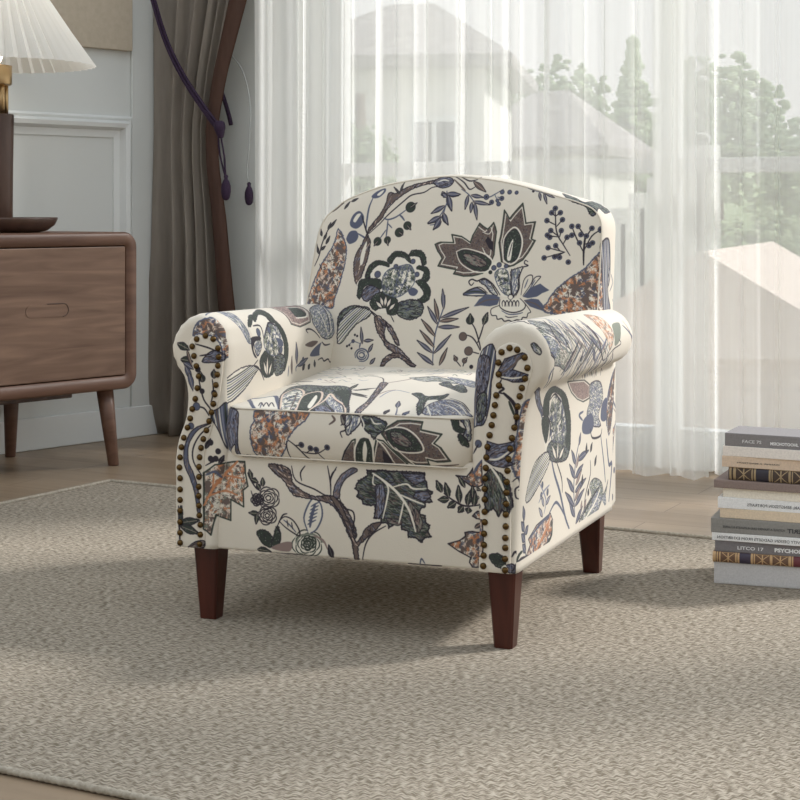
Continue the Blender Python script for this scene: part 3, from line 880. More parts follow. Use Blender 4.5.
# ---- seat cushion
def cushion():
    hw, y0, y1, zb, zt = .243, -.014, .52, .319, .412
    pts = []
    for cx, cy, a0 in ((hw - .035, y0 + .035, -90), (hw - .03, y1 - .03, 0), (-hw + .03, y1 - .03, 90), (-hw + .035, y0 + .035, 180)):
        for k in range(8):
            a = math.radians(a0 + 90 * k / 7); rr = .035
            pts.append((cx + rr * math.cos(a), cy + rr * math.sin(a)))
    # densify straight runs
    dens = []
    for i in range(len(pts)):
        a, b = np.array(pts[i]), np.array(pts[(i + 1) % len(pts)])
        m = max(1, int(np.linalg.norm(b - a) / .02))
        for j in range(m): dens.append(tuple(a + (b - a) * j / m))
    n = len(dens); cen = np.array([0, (y0 + y1) / 2])
    dl = np.r_[0, np.cumsum([math.dist(dens[i], dens[(i + 1) % n]) for i in range(n)])]
    def ring(f, ins, z, crown=0.0):
        out = []
        for i in range(n):
            p = np.array(dens[i]); a = np.array(dens[i - 1]); b = np.array(dens[(i + 1) % n])
            t = b - a; t = t / np.linalg.norm(t); nn = np.array([t[1], -t[0]])
            q = p - nn * ins
            q = cen + (q - cen) * f
            zz = z + crown * (1 - f ** 2.2)
            if z > .35: zz += .028 * max(0, min(1, (q[1] - .05) / .45)) * (1 if f < 1 else 1)
            out.append((q[0], q[1], zz))
        return out
    rings = [ring(.02, .012, zb), ring(.6, .012, zb), ring(1, .012, zb), ring(1, .005, zb + .003), ring(1, 0, zb + .011)]
    for k in range(1, 6): rings.append(ring(1, -.007 * math.sin(PI * k / 6), zb + .011 + (zt - .008 - zb - .011) * k / 6))
    rings += [ring(1, .000, zt - .008), ring(1, .003, zt - .001), ring(1, .009, zt + .002)]
    NB = len(rings)
    for f in (.96, .9, .82, .7, .55, .4, .25, .1, .01): rings.append(ring(f, .009, zt + .002, .022))
    bm = bmesh.new(); loops(bm, rings, True, True)
    caps = [f for f in bm.faces if len(f.verts) > 4]
    bmesh.ops.recalc_face_normals(bm, faces=bm.faces[:])
    bmesh.ops.triangulate(bm, faces=caps)
    for v in bm.verts: v.co.x -= .006 * max(0, 1 - v.co.y / .3)
    o = obj('seat_cushion', Z(bm), FAB, CH)
    # arc position along the front, measured from the centre of the front edge
    fi = min(range(n), key=lambda i: abs(dens[i][0]) + (1 if dens[i][1] > 0 else 0))
    tot = dl[-1]
    arc = [((dl[i] - dl[fi] + tot / 2) % tot) - tot / 2 for i in range(n)]
    def fn(p, vi, co):
        rs = [v // n for v in p.vertices]
        k, i = divmod(vi, n)
        if min(rs) >= NB - 2: return ('ctop', co.x, co.y)
        a = max(-.325, min(.325, arc[i]))
        if max(rs) <= 2: return ('cfront', -.32, .3)
        return ('cfront', a, co.z - ZO)
    setuv(o, fn)
    for zz, ins in ((zt - .0015, .0015), (zb + .004, .003)):
        bm = bmesh.new(); q = ring(1, ins, zz); q.append(q[0])
        tube(bm, [(x, y, z + ZO) for x, y, z in q], .0016, 6, False)
        obj('cushion_welt', bm, FABPLAIN, o)
cushion()

# ---- legs
for lx, ly, back in ((-.296, .033, 0), (.290, .031, 0), (-.285, .655, 1), (.288, .655, 1)):
    bm = bmesh.new(); rings = []
    for z, hw in ((.158, .0262), (.145, .0258), (.075, .0215), (.006, .0172), (.0008, .0160)):
        f = 1 - z / .158
        oy = .018 * f if back else 0
        oy += 0
        b = .0035
        sq = [(-hw + b, -hw), (hw - b, -hw), (hw, -hw + b), (hw, hw - b), (hw - b, hw), (-hw + b, hw), (-hw, hw - b), (-hw, -hw + b)]
        rings.append([(lx + x, ly + y + oy, z) for x, y in sq])
    loops(bm, rings)
    bmesh.ops.recalc_face_normals(bm, faces=bm.faces[:])
    lg = obj('leg', Z(bm), M['mahogany'], CH, smooth=False)
    bm = bmesh.new(); lathe(bm, [(.001, -.0005), (.010, -.0005), (.010, .0015), (.001, .0015)], 14, (lx, ly + (.018 if back else 0)))
    tag(obj('glide', bm, M['dark_walnut'], lg), 'small dark foot glide')
# ------------------------------------------------------------------ the printed fabric: motifs drawn in fabric coordinates (0.1 mm)
# each entry: region, kind (P smooth shape, G angular shape, S line, D dot, L leaf), colour/filling, width, x, y, ...
import json
RNAMES = list(REG)
PRINT = json.loads('''
[[2,"P","pais",0.0,2380,12083,2519,11931,2637,11628,2626,11282,2551,10936,2459,10590,2405,10374,2099,10408,1699,10482,1810,10745,1949,11097,2103,11404,2277,11668,2353,11887],[2,"S","ink",19.4,1862,11269,1958,11489,2010,11752,2131,12060,2281,12258],[2,"S","ink",14.3,1996,11315,2074,11186],[2,"L","ink",57.5,2131,12060,2183,12227],[2,"L","ink",56.8,2177,12104,2311,12289],
[2,"L","ink",58.2,2043,11840,2114,11994],[2,"L","ink",58.0,1998,11621,2112,11710],[2,"L","ink",56.3,2118,11754,2200,11929],[2,"L","ink",65.4,1953,11533,1839,11751],[2,"L","ink",66.2,1986,11927,1908,12083],[2,"L","brown",84.0,2056,12448,2427,12662],[2,"L","ink",47.0,2475,12522,2591,12687],[2,"L","ink",48.4,2623,12686,2777,12756],
[2,"P","slate",0.0,3095,12798,3206,12904,3384,12975,3415,12902,3301,12784,3171,12754],[2,"P","cream0",0.0,3221,12828,3282,12894,3370,12938,3356,12884,3286,12814],[2,"S","slate",27.3,3135,12762,3073,12544,3055,12282,3057,12065],[2,"P","slate",0.0,2654,12237,2721,12404,2856,12478,2975,12360,2956,12195,2834,12094,2695,12133],[2,"P","cream0",0.0,2727,12273,2803,12404,2893,12413,2838,12308,2780,12229],
[2,"P","slate",0.0,2606,11888,2678,12028,2820,12046,2890,11942,2847,11821,2709,11759,2635,11810],[2,"S","slate",27.2,2875,11986,3054,11892,3160,11797],[2,"S","ink",22.7,2926,12369,3057,12065,3120,11935],
[2,"P","trunk",0.0,4644,13170,4377,13116,4019,13030,3843,12956,3670,12857,3547,12884,3476,12827,3470,12674,3370,12435,3205,12217,3123,12109,3088,12000,2998,11761,2898,11588,2850,11372,2894,11029,2987,10859,3036,10945,3096,11203,3164,11462,3195,11698,3177,11849,3115,11978,3197,12087,3406,12326,3483,12478,3649,12674,3776,12782,3968,12912,4208,13020,4478,13071,4659,13096],
[2,"P","cream0",0.0,2998,11331,2999,11546,3069,11762,3111,11806,3094,11547,3054,11331],[2,"S","ink",18.0,3137,11987,3372,12205,3539,12392,3880,12695,4051,12825,4322,12880,4492,12984,4672,13009],[2,"L","ink",36.4,3766,12848,3596,13003],[2,"L","ink",36.5,3759,12891,3827,13112],[2,"P","slateh",0.0,4511,13097,4633,13202,4814,13225,4963,13138,4920,13033,4769,12974,4617,13009],
[2,"S","cream0",18.1,4611,13105,4742,13149,4860,13125],[2,"D","green",111.9,4048,12561],[2,"D","green",89.2,4017,12164],[2,"D","green",90.1,3360,11820],[2,"D","green",98.3,3844,12017],[2,"D","green",76.2,3587,11852],[2,"L","green",53.7,4048,12561,4186,12651],[2,"L","green",53.4,4017,12164,4111,12070],[2,"L","green",53.5,3844,12017,3938,11962],[2,"L","green",54.1,3360,11820,3287,11721],
[2,"L","green",53.8,3587,11852,3615,11732],[2,"S","slate",22.5,3453,12326,3551,12292,3732,12348,3948,12500],[2,"S","slate",22.5,3552,12283,3553,12067,3547,11916],[2,"S","slate",18.0,3545,12218,3665,12111],[2,"S","slate",26.9,3811,12392,3871,12349,3935,12275],[2,"S","slate",18.0,3530,12067,3409,11885],[2,"S","slate",17.7,4847,12908,4881,12715,4839,12543,4798,12372,4669,12209,4536,12178],
[2,"L","slate",97.0,4859,12801,4990,12479],[2,"L","slate",97.3,4804,12577,4532,12423],[2,"L","slate",96.7,4795,12393,4954,12176],[2,"L","slate",97.2,4767,12363,4488,12200],[2,"L","slate",96.9,4782,12265,4615,12072],[2,"L","slate",97.0,4877,12844,5129,12808],[2,"L","slate",97.5,4790,12801,4744,12896],
[2,"P","cream1",0.0,3005,10774,2967,10923,3137,11118,3215,11290,3391,11400,3628,11360,3639,11488,3768,11588,3952,11607,4121,11514,4180,11621,4362,11632,4487,11518,4516,11349,4605,11224,4600,11013,4671,10804,4632,10614,4556,10550,4551,10382,4437,10233,4215,10178,3981,10252,3884,10317,3563,10297,3319,10440,3068,10604],
[2,"P","green",0.0,3144,11054,3215,11290,3390,11408,3637,11368,3683,11275,3470,11315,3346,11249,3265,11120,3266,11013],[2,"P","green",0.0,3631,11424,3759,11588,3951,11611,4126,11515,4168,11366,4011,11471,3825,11486,3728,11340],[2,"P","green",0.0,4112,11514,4179,11630,4371,11636,4500,11518,4525,11349,4436,11327,4377,11475,4236,11516],
[2,"P","green",0.0,4369,11314,4578,11265,4632,11055,4536,10961,4455,11010,4486,11180,4316,11254],[2,"P","green",0.0,4322,10975,4510,11003,4671,10804,4643,10593,4468,10515,4355,10567,4510,10675,4490,10809],[2,"P","greenh",0.0,3994,10530,4271,10595,4513,10515,4528,10340,4438,10225,4216,10174,3980,10261,3940,10411],
[2,"P","green",0.0,2997,10752,3024,10975,3265,11022,3510,11004,3555,10818,3435,10816,3288,10886,3143,10828,3070,10583,2993,10645],[2,"P","slateh",0.0,3104,10639,3168,10811,3289,10877,3448,10825,3516,10741,3329,10589,3217,10535],[2,"P","green",0.0,3305,10490,3393,10662,3525,10741,3719,10745,3883,10650,3970,10487,3933,10276,3750,10272,3693,10397,3555,10394,3429,10349],
[2,"L","cream0",70.8,3600,10404,3440,10548],[2,"L","cream0",70.7,3620,10446,3542,10648],[2,"L","cream0",70.6,3666,10447,3670,10667],[2,"L","cream0",70.5,3714,10427,3789,10619],[2,"L","cream0",70.3,3765,10365,3904,10516],[2,"D","slate",71.3,3434,11114],[2,"D","slate",52.9,4224,11401],[2,"D","slate",52.6,4341,11127],[2,"D","slate",35.4,3852,11299],[2,"D","slate",44.3,3835,11290],
[2,"P","slate",0.0,4164,10795,4273,10847,4392,10778,4332,10680,4218,10690],[2,"P","sprig",0.0,3592,10763,3555,11018,3666,11211,3935,11300,4153,11332,4277,11177,4295,10966,4186,10795,3948,10643,3715,10681],[2,"S","slate",13.2,3935,11300,3914,11045,3840,10831],[2,"S","slate",13.2,4154,11324,4097,11047,3944,10685],[2,"S","green",17.8,3272,10949,3413,10952,3512,10890],[2,"D","ink",18.0,3163,11097],
[2,"D","ink",18.0,3192,11183],[2,"D","ink",17.9,3239,11043],[2,"D","ink",17.9,3285,11291],[2,"S","ink",13.2,4373,11517,4443,11348],[2,"S","ink",13.3,3326,10355,3572,10192],[2,"S","ink",13.2,3822,10240,3901,10116],[2,"P","greenh",0.0,2575,10165,2682,10339,2892,10430,3227,10417,3303,10355,3099,10265,2916,10154,2720,9914,2603,9868],
[2,"P","stripe",0.0,2613,9640,2600,10022,2774,10267,3017,10407,3342,10339,3300,10209,3048,10059,2876,9863,2730,9667],[2,"S","ink",20.0,3343,10329,3456,10227],[2,"P","trunk",0.0,3443,10198,3544,10239,3633,10170,3711,10110,3720,10006,3695,9864,3786,9701,4026,9591,4188,9464,4410,9229,4308,9225,4091,9405,3797,9560,3671,9721,3518,9930],
[2,"P","trunk",0.0,3711,10110,3854,10010,3982,9824,4058,9638,3984,9660,3879,9822,3763,9984],[2,"P","trunk",0.0,3661,9194,3770,9385,4035,9474,4248,9354,4461,9221,4334,9217,4067,9381,3842,9313,3749,9197],[2,"S","slate",20.0,3162,9658,3144,9553],[2,"L","slate",65.0,3206,9636,3144,9990],[2,"L","slate",64.8,3237,9699,3456,9724],[2,"L","slate",64.6,3362,9466,3452,9644],
[2,"L","slate",64.4,3419,9218,3529,9349],[2,"S","slate",19.9,3071,9339,3054,9429,3109,9506,3209,9534,3309,9501,3364,9422,3349,9333,3271,9274,3164,9272],[2,"S","slate",19.9,3320,9402,3299,9341,3237,9308,3163,9315,3110,9361,3102,9425,3144,9477,3215,9493,3284,9467],[2,"S","slate",19.9,3151,9421,3180,9448,3222,9452,3258,9432,3273,9398,3259,9364,3222,9346,3180,9353,3151,9380],
[2,"D","slate",35.4,2984,9686],[2,"D","ink",20.3,2899,9602],[2,"D","ink",20.1,3071,9798],[2,"D","ink",20.2,2959,9533],[2,"D","ink",20.3,2847,9576],[2,"D","ink",20.2,3015,9820],[2,"S","slate",10.1,2872,9601,3000,9677,3164,9635],[2,"S","slate",19.4,4837,9243,4831,9521,4849,9895,4919,10177,4998,10460,5010,10695],[2,"L","slateo",82.4,4818,9498,4446,9753],[2,"L","slateo",82.1,4861,9253,4475,9497],
[2,"L","slateo",82.6,4885,10092,4634,10461],[2,"L","slateo",82.0,4941,10224,5556,10462],[2,"L","slateo",82.0,4904,10036,5378,10048],[2,"L","slateo",81.9,4844,9485,5205,9890],[2,"L","slateo",82.6,5001,10413,4943,10835],[2,"L","browno",82.4,4849,9615,4496,9965],[2,"L","browno",82.6,4853,9839,4514,10191],[2,"L","browno",82.6,4904,10177,4773,10620],[2,"L","browno",82.1,4926,10154,5341,10220],
[2,"L","browno",81.7,4986,9248,5140,9614],[2,"S","ink",19.1,5880,9576,5835,9736,5727,10011,5629,10147],[2,"S","ink",19.1,5795,9735,5857,9921,5914,10154],[2,"S","ink",19.1,5538,9890,5664,9847,5771,9734,5865,9576],[2,"S","ink",14.3,5685,9547,5860,9507],[2,"D","green",86.2,5601,10193],[2,"D","brown",86.2,5466,9855],[2,"D","brown",90.6,5610,9559],[2,"L","green",114.3,5898,10107,5973,10364],
[2,"L","green",114.9,5604,10147,5596,10332],[2,"D","brown",47.8,5340,9389],[2,"D","brown",52.4,5535,9358],[2,"L","brown",38.3,5340,9389,5295,9466],[2,"L","brown",38.1,5535,9358,5594,9429],[2,"S","ink",14.3,5352,9352,5459,9241],[2,"D","ink",38.0,5691,9239],[2,"S","ink",14.3,5528,9312,5508,9242],
[2,"G","lotus",0.0,4696,11769,4811,11815,5107,11809,5052,11976,5272,11940,5478,11812,5523,11960,5653,12219,5839,12090,5960,12238,6037,12036,6026,11816,6020,11559,5945,11303,5802,11174,5575,11116,5382,11106,5165,11147,5216,11239,4798,11308,4881,11475,4769,11621],[2,"P","green",0.0,5223,11607,5374,11656,5651,11600,5890,11503,5977,11376,5911,11248,5721,11220,5483,11298,5295,11442],
[2,"S","cream0",18.8,5183,11618,5372,11682,5649,11629,5907,11529,6008,11377,5932,11223,5685,11190,5466,11268,5279,11405,5183,11618],[2,"P","brownh",0.0,5344,11553,5577,11555,5818,11448,5865,11339,5676,11300,5475,11389],[2,"G","ink",0.0,5804,11851,5853,11943,5988,11815,5995,11632,5893,11705],[2,"S","cream0",15.0,5758,11704,5847,11558,5991,11449],
[2,"S","cream0",11.3,5729,12035,5886,11998,5954,12183],[2,"G","lotus",0.0,6209,11343,6114,11816,6139,11963,6168,12497,6299,12313,6418,12479,6557,12645,6660,12222,6862,12252,6809,11894,6895,11858,6758,11602,6656,11456,6475,11346,6326,11308],[2,"P","green",0.0,6252,11525,6241,11890,6413,12093,6557,11965,6598,11710,6505,11455,6357,11399,6278,11434],
[2,"S","cream0",22.3,6228,11488,6210,11890,6391,12129,6531,12056,6619,11820,6559,11492,6398,11363,6259,11434,6228,11488],[2,"P","cream0",0.0,6314,11471,6333,11708,6412,11891,6412,11672,6391,11454],[2,"S","ink",11.2,6347,11526,6400,11818],[2,"P","cream1",0.0,5930,11248,6051,11414,6284,11362,6394,11163,6483,10732,6217,10727,6063,11014,6071,11159],[2,"D","slate",52.2,6042,11286],
[2,"D","slate",52.1,6152,11349],[2,"D","slate",44.6,6306,11326],[2,"D","green",37.3,5973,11194],[2,"P","sprig",0.0,6071,11159,6177,11269,6332,11235,6405,11019,6445,10731,6291,10764,6145,10943],[2,"S","ink",14.8,6772,11421,6713,11450,6699,11384,6778,11342,6667,11312,6574,11292,6482,11255],[2,"P","slateh2",0.0,6418,11200,6482,11255,6667,11312,6589,11094,6605,10878,6539,10733,6475,10731],
[2,"S","ink",14.7,6668,11294,6608,11094,6624,10878,6559,10715],[2,"S","ink",14.8,6429,11200,6438,10947,6464,10731],[2,"S","ink",18.7,5625,10971,5571,10915,5515,10987,5581,11043,5699,11008,5849,11065,6009,10977,6112,10870,6217,10727],[2,"P","slateh2",0.0,5738,11009,5889,11040,6011,10940,6160,10726,6024,10759,5899,10902],
[2,"P","stripe2",0.0,5411,10719,5521,10805,5710,10863,5909,10757,5837,10702,5606,10698],[2,"S","ink",11.2,5403,10730,5539,10824,5766,10882,5948,10758],[2,"S","ink",11.0,6671,10735,6707,11023,6793,11133,6887,11134,6879,10990,6710,10718],[2,"S","ink",11.0,6881,10954,6946,11099,7064,11118,6972,10991,6749,10700],[2,"S","slate",14.7,6737,10880,6799,11061],[2,"S","slate",14.6,6850,10864,6950,11045],
[2,"G","slate",0.0,5660,10481,5765,10628,5911,10739,6103,10725,6221,10673,6174,10527,6005,10488,5813,10502],[2,"G","slate",0.0,6711,10700,6849,10882,7066,10975,7264,10844,7114,10778,7008,10705,6826,10673],[2,"G","slate",0.0,6735,10628,6900,10667,7048,10651,7145,10546,7190,10403,7022,10454,6873,10505],[2,"S","brown",14.9,5717,10500,5920,10613,6185,10636],
[2,"S","brown",14.5,6754,10621,6980,10561,7132,10456],[2,"P","cream0",0.0,6227,10583,6214,10492,6049,10399,6056,10309,6252,10223,6443,10192,6702,10241,6864,10326,6876,10452,6758,10557,6677,10645,6336,10657],
[2,"S","ink",14.7,6213,10510,6047,10435,6063,10309,6163,10300,6195,10229,6289,10242,6349,10190,6442,10210,6518,10186,6610,10224,6703,10216,6737,10277,6819,10279,6844,10362,6897,10398,6776,10557],[2,"S","ink",14.7,6223,10637,6226,10493,6353,10405,6544,10373,6728,10431,6778,10539,6657,10663],[2,"S","ink",11.1,6286,10494,6274,10566,6301,10613,6335,10567,6332,10495],
[2,"S","ink",11.1,6362,10495,6350,10567,6377,10614,6410,10568,6408,10496],[2,"S","ink",11.1,6438,10497,6426,10568,6453,10616,6486,10570,6483,10498],[2,"S","ink",11.0,6513,10498,6501,10570,6528,10617,6561,10571,6559,10499],[2,"S","ink",11.0,6589,10500,6577,10571,6604,10619,6637,10573,6634,10501],[2,"S","slate",14.7,6277,10404,6434,10335,6621,10346,6731,10377],
[2,"S","ink",11.0,6361,10298,6438,10271,6624,10296],[2,"D","cream0",51.7,6448,10688],[2,"S","ink",11.1,6391,10687,6425,10738,6502,10732,6517,10678],[2,"S","slate",15.5,4840,12892,4880,12704,4803,12479,4681,12310,4530,12235],[2,"L","slate",92.5,4888,12817,5002,12471],[2,"L","slate",92.9,4831,12591,4530,12422],[2,"L","slate",92.3,4807,12441,4941,12180],[2,"L","slate",92.8,4755,12366,4472,12216],
[2,"L","slate",92.6,4759,12329,4625,12085],[2,"L","slate",92.6,4845,12847,5164,12835],[2,"L","slate",93.0,4852,12779,4753,12855],[2,"S","slate",15.3,5170,12947,5319,12853,5428,12740,5540,12590],[2,"L","slate",76.6,5335,12815,5293,12509],[2,"L","slate",76.4,5401,12815,5679,12769],[2,"L","slate",76.2,5453,12684,5849,12609],[2,"L","slate",76.2,5494,12665,5581,12286],
[2,"L","slate",76.4,5435,12665,5425,12441],[2,"S","slate",15.2,5661,12758,5815,12776,5924,12832,6102,12943],[2,"D","slate",57.1,5745,12777],[2,"D","slate",49.3,5871,12665],[2,"D","slate",49.2,6088,12746],[2,"D","slate",45.4,6029,12627],[2,"D","slate",45.4,6083,12880],[2,"D","slate",45.2,6244,12879],[2,"D","slate",37.6,6397,12868],[2,"D","slate",37.9,5996,12701],
[2,"S","slate",11.4,5924,12832,5996,12701,6029,12627],[2,"S","slate",11.4,5989,12776,6088,12746],[2,"D","ink",15.2,5745,12777],[2,"D","ink",15.2,5871,12665],[2,"D","ink",15.1,6088,12746],[2,"S","slate",12.1,6634,12971,6792,12912,6947,12875,7183,12757],[2,"L","slate",52.2,6890,12872,6934,12700],[2,"L","slate",52.0,6987,12855,7077,12626],[2,"L","slate",56.2,7025,12858,7228,12759],
[2,"D","ink",23.7,6755,12897],[2,"S","ink",18.4,7652,11556,7491,11789,7387,11933,7317,12114,7286,12369,7265,12516],[2,"D","slate",51.9,7197,12442],[2,"D","ink",22.2,7197,12442],[2,"D","slate",51.6,7384,12443],[2,"D","ink",22.1,7384,12443],[2,"D","slate",51.9,7109,12278],[2,"D","ink",22.2,7109,12278],[2,"D","slate",51.6,7441,12297],[2,"D","ink",22.1,7441,12297],[2,"D","slate",51.7,7208,12070],
[2,"D","ink",22.1,7208,12070],[2,"D","slate",51.5,7432,12071],[2,"D","ink",22.1,7432,12071],[2,"D","slate",51.6,7141,11975],[2,"D","ink",22.1,7141,11975],[2,"D","slate",51.6,7200,11932],[2,"D","ink",22.1,7200,11932],[2,"D","slate",51.2,7565,11934],[2,"D","ink",21.9,7565,11934],[2,"D","slate",51.4,7180,11715],[2,"D","ink",22.0,7180,11715],[2,"D","slate",51.3,7337,11759],
[2,"D","ink",22.0,7337,11759],[2,"D","slate",51.4,7111,11504],[2,"D","ink",22.0,7111,11504],[2,"D","slate",51.0,7332,11528],[2,"D","ink",21.9,7332,11528],[2,"D","slate",50.8,7436,11518],[2,"D","ink",21.8,7436,11518],[2,"D","slate",50.3,7623,11422],[2,"D","ink",21.6,7623,11422],[2,"D","slate",51.7,7266,12534],[2,"D","ink",22.1,7266,12534],[2,"S","ink",14.8,7286,12369,7197,12442],
[2,"S","ink",14.8,7286,12369,7384,12443],[2,"S","ink",14.8,7304,12187,7109,12278],[2,"S","ink",14.7,7321,12151,7441,12297],[2,"S","ink",14.7,7385,11951,7208,12070],[2,"S","ink",14.7,7405,11933,7432,12071],[2,"S","ink",14.7,7386,11940,7161,11961],[2,"S","ink",14.6,7491,11789,7565,11934],[2,"S","ink",14.6,7539,11627,7180,11715],[2,"S","ink",14.6,7539,11627,7111,11504],
[2,"S","ink",14.5,7539,11627,7332,11528],[2,"S","ink",14.6,7446,11644,7337,11759],[2,"S","ink",28.3,7941,11368,7929,11622,7943,11905,7968,11962],[2,"S","ink",17.1,7929,11622,7771,11904,7650,12160],[2,"S","ink",16.6,7943,11678,8078,11962,8255,12093],[2,"S","ink",16.7,7949,11792,8084,11837],[2,"S","ink",16.8,7958,11933,8069,12121],[2,"S","ink",17.1,7958,11933,7783,12160],
[2,"D","slate",51.9,7650,12160],[2,"D","ink",23.0,7650,12160],[2,"D","slate",51.7,7783,12160],[2,"D","ink",23.0,7783,12160],[2,"D","slate",50.9,7968,11962],[2,"D","ink",22.6,7968,11962],[2,"D","slate",50.2,8069,12121],[2,"D","ink",22.3,8069,12121],[2,"D","slate",64.9,8255,12093],[2,"D","ink",28.8,8255,12093],[2,"D","slate",49.7,8096,11820],[2,"D","ink",22.1,8096,11820],
[2,"D","slate",50.0,8028,11764],[2,"D","ink",22.2,8028,11764],[2,"D","slate",51.6,7663,11977],[2,"D","ink",22.9,7663,11977],[2,"D","slate",51.1,7834,11819],[2,"D","ink",22.7,7834,11819],[2,"D","slate",51.3,7852,11990],[2,"D","ink",22.8,7852,11990],[2,"P","pais",0.0,7259,10376,7272,10657,7431,10884,7701,11112,7973,11295,8291,11622,8446,11054,8742,10346],
[2,"P","stripe2",0.0,8291,11622,8418,11875,8826,11851,9010,11433,9056,11028,8913,10806,9264,10442,9244,10319,8717,10347],[2,"S","ink",33.0,8291,11622,8418,11875,8826,11851,8973,11376,8886,10922,9240,10331],[2,"S","slate",21.7,9434,10605,9654,10418,9744,10302],[2,"S","slate",24.8,9115,10796,9340,10957,9158,11139],
[2,"P","greenh",0.0,7409,13022,7647,12884,7903,12716,8242,13066,8487,12821,9021,12687,8575,12503,8302,12602,8068,12371,7894,12585,7652,12665,7468,12794],[2,"L","brown",108.2,5418,13110,5725,12883],[2,"S","ink",18.2,4985,13233,5205,13093,5349,12944,5466,12991],[2,"S","brown",24.3,4977,13156,5156,13004,5261,12915],[2,"S","brown",23.5,5299,13234,5492,13199,5571,13230],
[2,"S","ink",19.4,5109,13235,5324,13123,5502,13157],[3,"P","cream1",0.0,10447,9316,10730,9263,11028,9219,11307,8782,11603,8263,11693,8069,11256,7910,10903,8490],[3,"S","slate",63.0,11122,8224,10903,8490,10490,9250,10801,9116,11069,9148,11326,8725,11586,8262],[3,"S","slate",15.8,11162,8327,11055,8626],[3,"S","ink",15.8,11087,8407,11037,8624,11211,8374],
[3,"S","ink",15.8,11190,8419,11140,8637,11314,8385],[3,"S","ink",15.8,11292,8432,11241,8652,11414,8400],[3,"P","greenh",0.0,11586,8262,11248,9024,10871,10281,11107,10430,11691,10043,12314,9871,12711,8875,12977,8155,12563,8115,11963,8056,11710,8072],[3,"P","sprig",0.0,11588,8333,11256,9165,11215,9775,11549,9365,11746,8848,11859,8322,11896,8048],
[3,"S","cream2",36.8,11572,8331,11198,9265,11138,9945,11545,9439,11802,8738,11888,8258],[3,"S","brown",15.8,11793,8274,11628,8830,11435,9373],[3,"P","green",0.0,11939,8264,11641,9241,11898,9400,12115,8902,12140,8444,12096,8148],[3,"P","cream0",0.0,12028,8537,11887,9217,11994,9056,12140,8444],[3,"S","cream2",31.5,11937,8230,11659,9160,11878,9486,12095,9013,12173,8448,12146,8273],
[3,"P","slateh2",0.0,12193,8970,12183,9284,12416,8946,12688,8638,13045,7869,12872,8037,12578,8403],[3,"S","cream2",36.8,12184,8504,12193,8970,12133,9373,12371,9053,12727,8644,13060,7872],[3,"P","slateh",0.0,12245,8365,12302,8637,12613,8323,12771,8072,12454,8126],[3,"P","green",0.0,12144,9500,12408,9647,12805,8541,12425,9177],[3,"L","green",63.0,10385,10917,10800,10773],
[3,"L","green",63.0,10365,11386,11103,10867],[3,"L","green",63.0,12370,9737,12363,10197],[3,"L","green",63.0,12491,9490,12891,9340],[3,"S","ink",15.8,12336,9732,12769,9733],[3,"S","sage",17.8,11957,11164,12109,11065,12160,11211],[3,"S","slate2",18.7,11333,12721,11374,12768,11374,12916],[3,"S","brown2",10.6,12201,10213,12260,10189,12287,10243],
[3,"S","sage",18.8,10708,10947,10938,10598,11005,10608],[3,"S","slate2",18.2,9655,13752,9705,13844,9909,13585],[3,"S","brown2",12.2,11651,10396,11674,10523,11832,10331],[3,"S","sage",14.7,11291,11222,11411,11103,11487,11087],[3,"S","slate2",17.7,11175,12343,11269,12282,11321,12322],[3,"S","brown2",17.2,11333,11226,11444,11217,11559,11197],[3,"S","sage",19.2,10540,12868,10714,12731,10899,12565],
[3,"S","slate2",19.4,11707,11553,11792,11500,11897,11400],[3,"S","brown2",18.2,10628,13015,10707,13038,10985,12592],[3,"S","sage",11.9,11227,11336,11294,11282,11361,11228],[3,"S","slate2",17.7,11142,11024,11115,11181,11260,10947],[3,"S","brown2",15.9,11622,10609,11762,10456,11847,10429],[3,"S","sage",14.2,10909,12611,11099,12327,11058,12585],
[3,"S","slate2",13.2,10831,12106,10954,12028,11083,11933],[3,"S","brown2",11.4,11421,10568,11582,10456,11721,10389],[3,"S","sage",16.9,11781,10596,11780,10750,11877,10668],[3,"S","slate2",12.3,11878,10638,12021,10458,12076,10489],[3,"S","brown2",20.7,11336,10918,11549,10645,11513,10952],[3,"S","sage",16.1,10034,12351,10137,12218,10194,12185],
[3,"S","slate2",10.6,10550,12646,10805,12325,10855,12479],[3,"S","brown2",14.2,11038,12183,11202,11966,11305,11889],[3,"S","sage",18.5,11551,11282,11598,11294,11740,11080],[3,"S","slate2",11.4,9520,13702,9758,13396,9885,13339],[3,"S","brown2",14.3,11813,10887,11875,10890,11993,10757],[3,"S","sage",20.7,10401,12597,10655,12273,10793,12219],[3,"S","slate2",19.8,9483,13835,9700,13541,9767,13586],
[3,"S","brown2",13.2,11508,12220,11536,12288,11608,12252],[3,"S","sage",20.4,10004,12769,10077,12701,10121,12698],[3,"S","slate2",19.2,11447,11196,11626,11033,11691,11137],[3,"S","brown2",14.0,11459,12163,11592,12012,11685,11957],[3,"S","sage",19.5,11345,12270,11321,12467,11465,12256],[3,"S","slate2",13.0,10423,12768,10494,12721,10605,12579],
[3,"S","brown2",20.5,10348,12276,10509,12174,10647,12122],[3,"S","sage",15.9,11290,11307,11517,11038,11610,11081],[3,"S","slate2",15.6,12151,10721,12323,10564,12386,10674],[3,"S","brown2",13.4,10241,12445,10423,12282,10454,12453],[3,"S","sage",11.0,9870,13470,9931,13469,10114,13187],[3,"S","slate2",11.4,10941,11619,10988,11715,11141,11565],[3,"S","brown2",16.6,11497,12356,11661,12133,11550,12583],
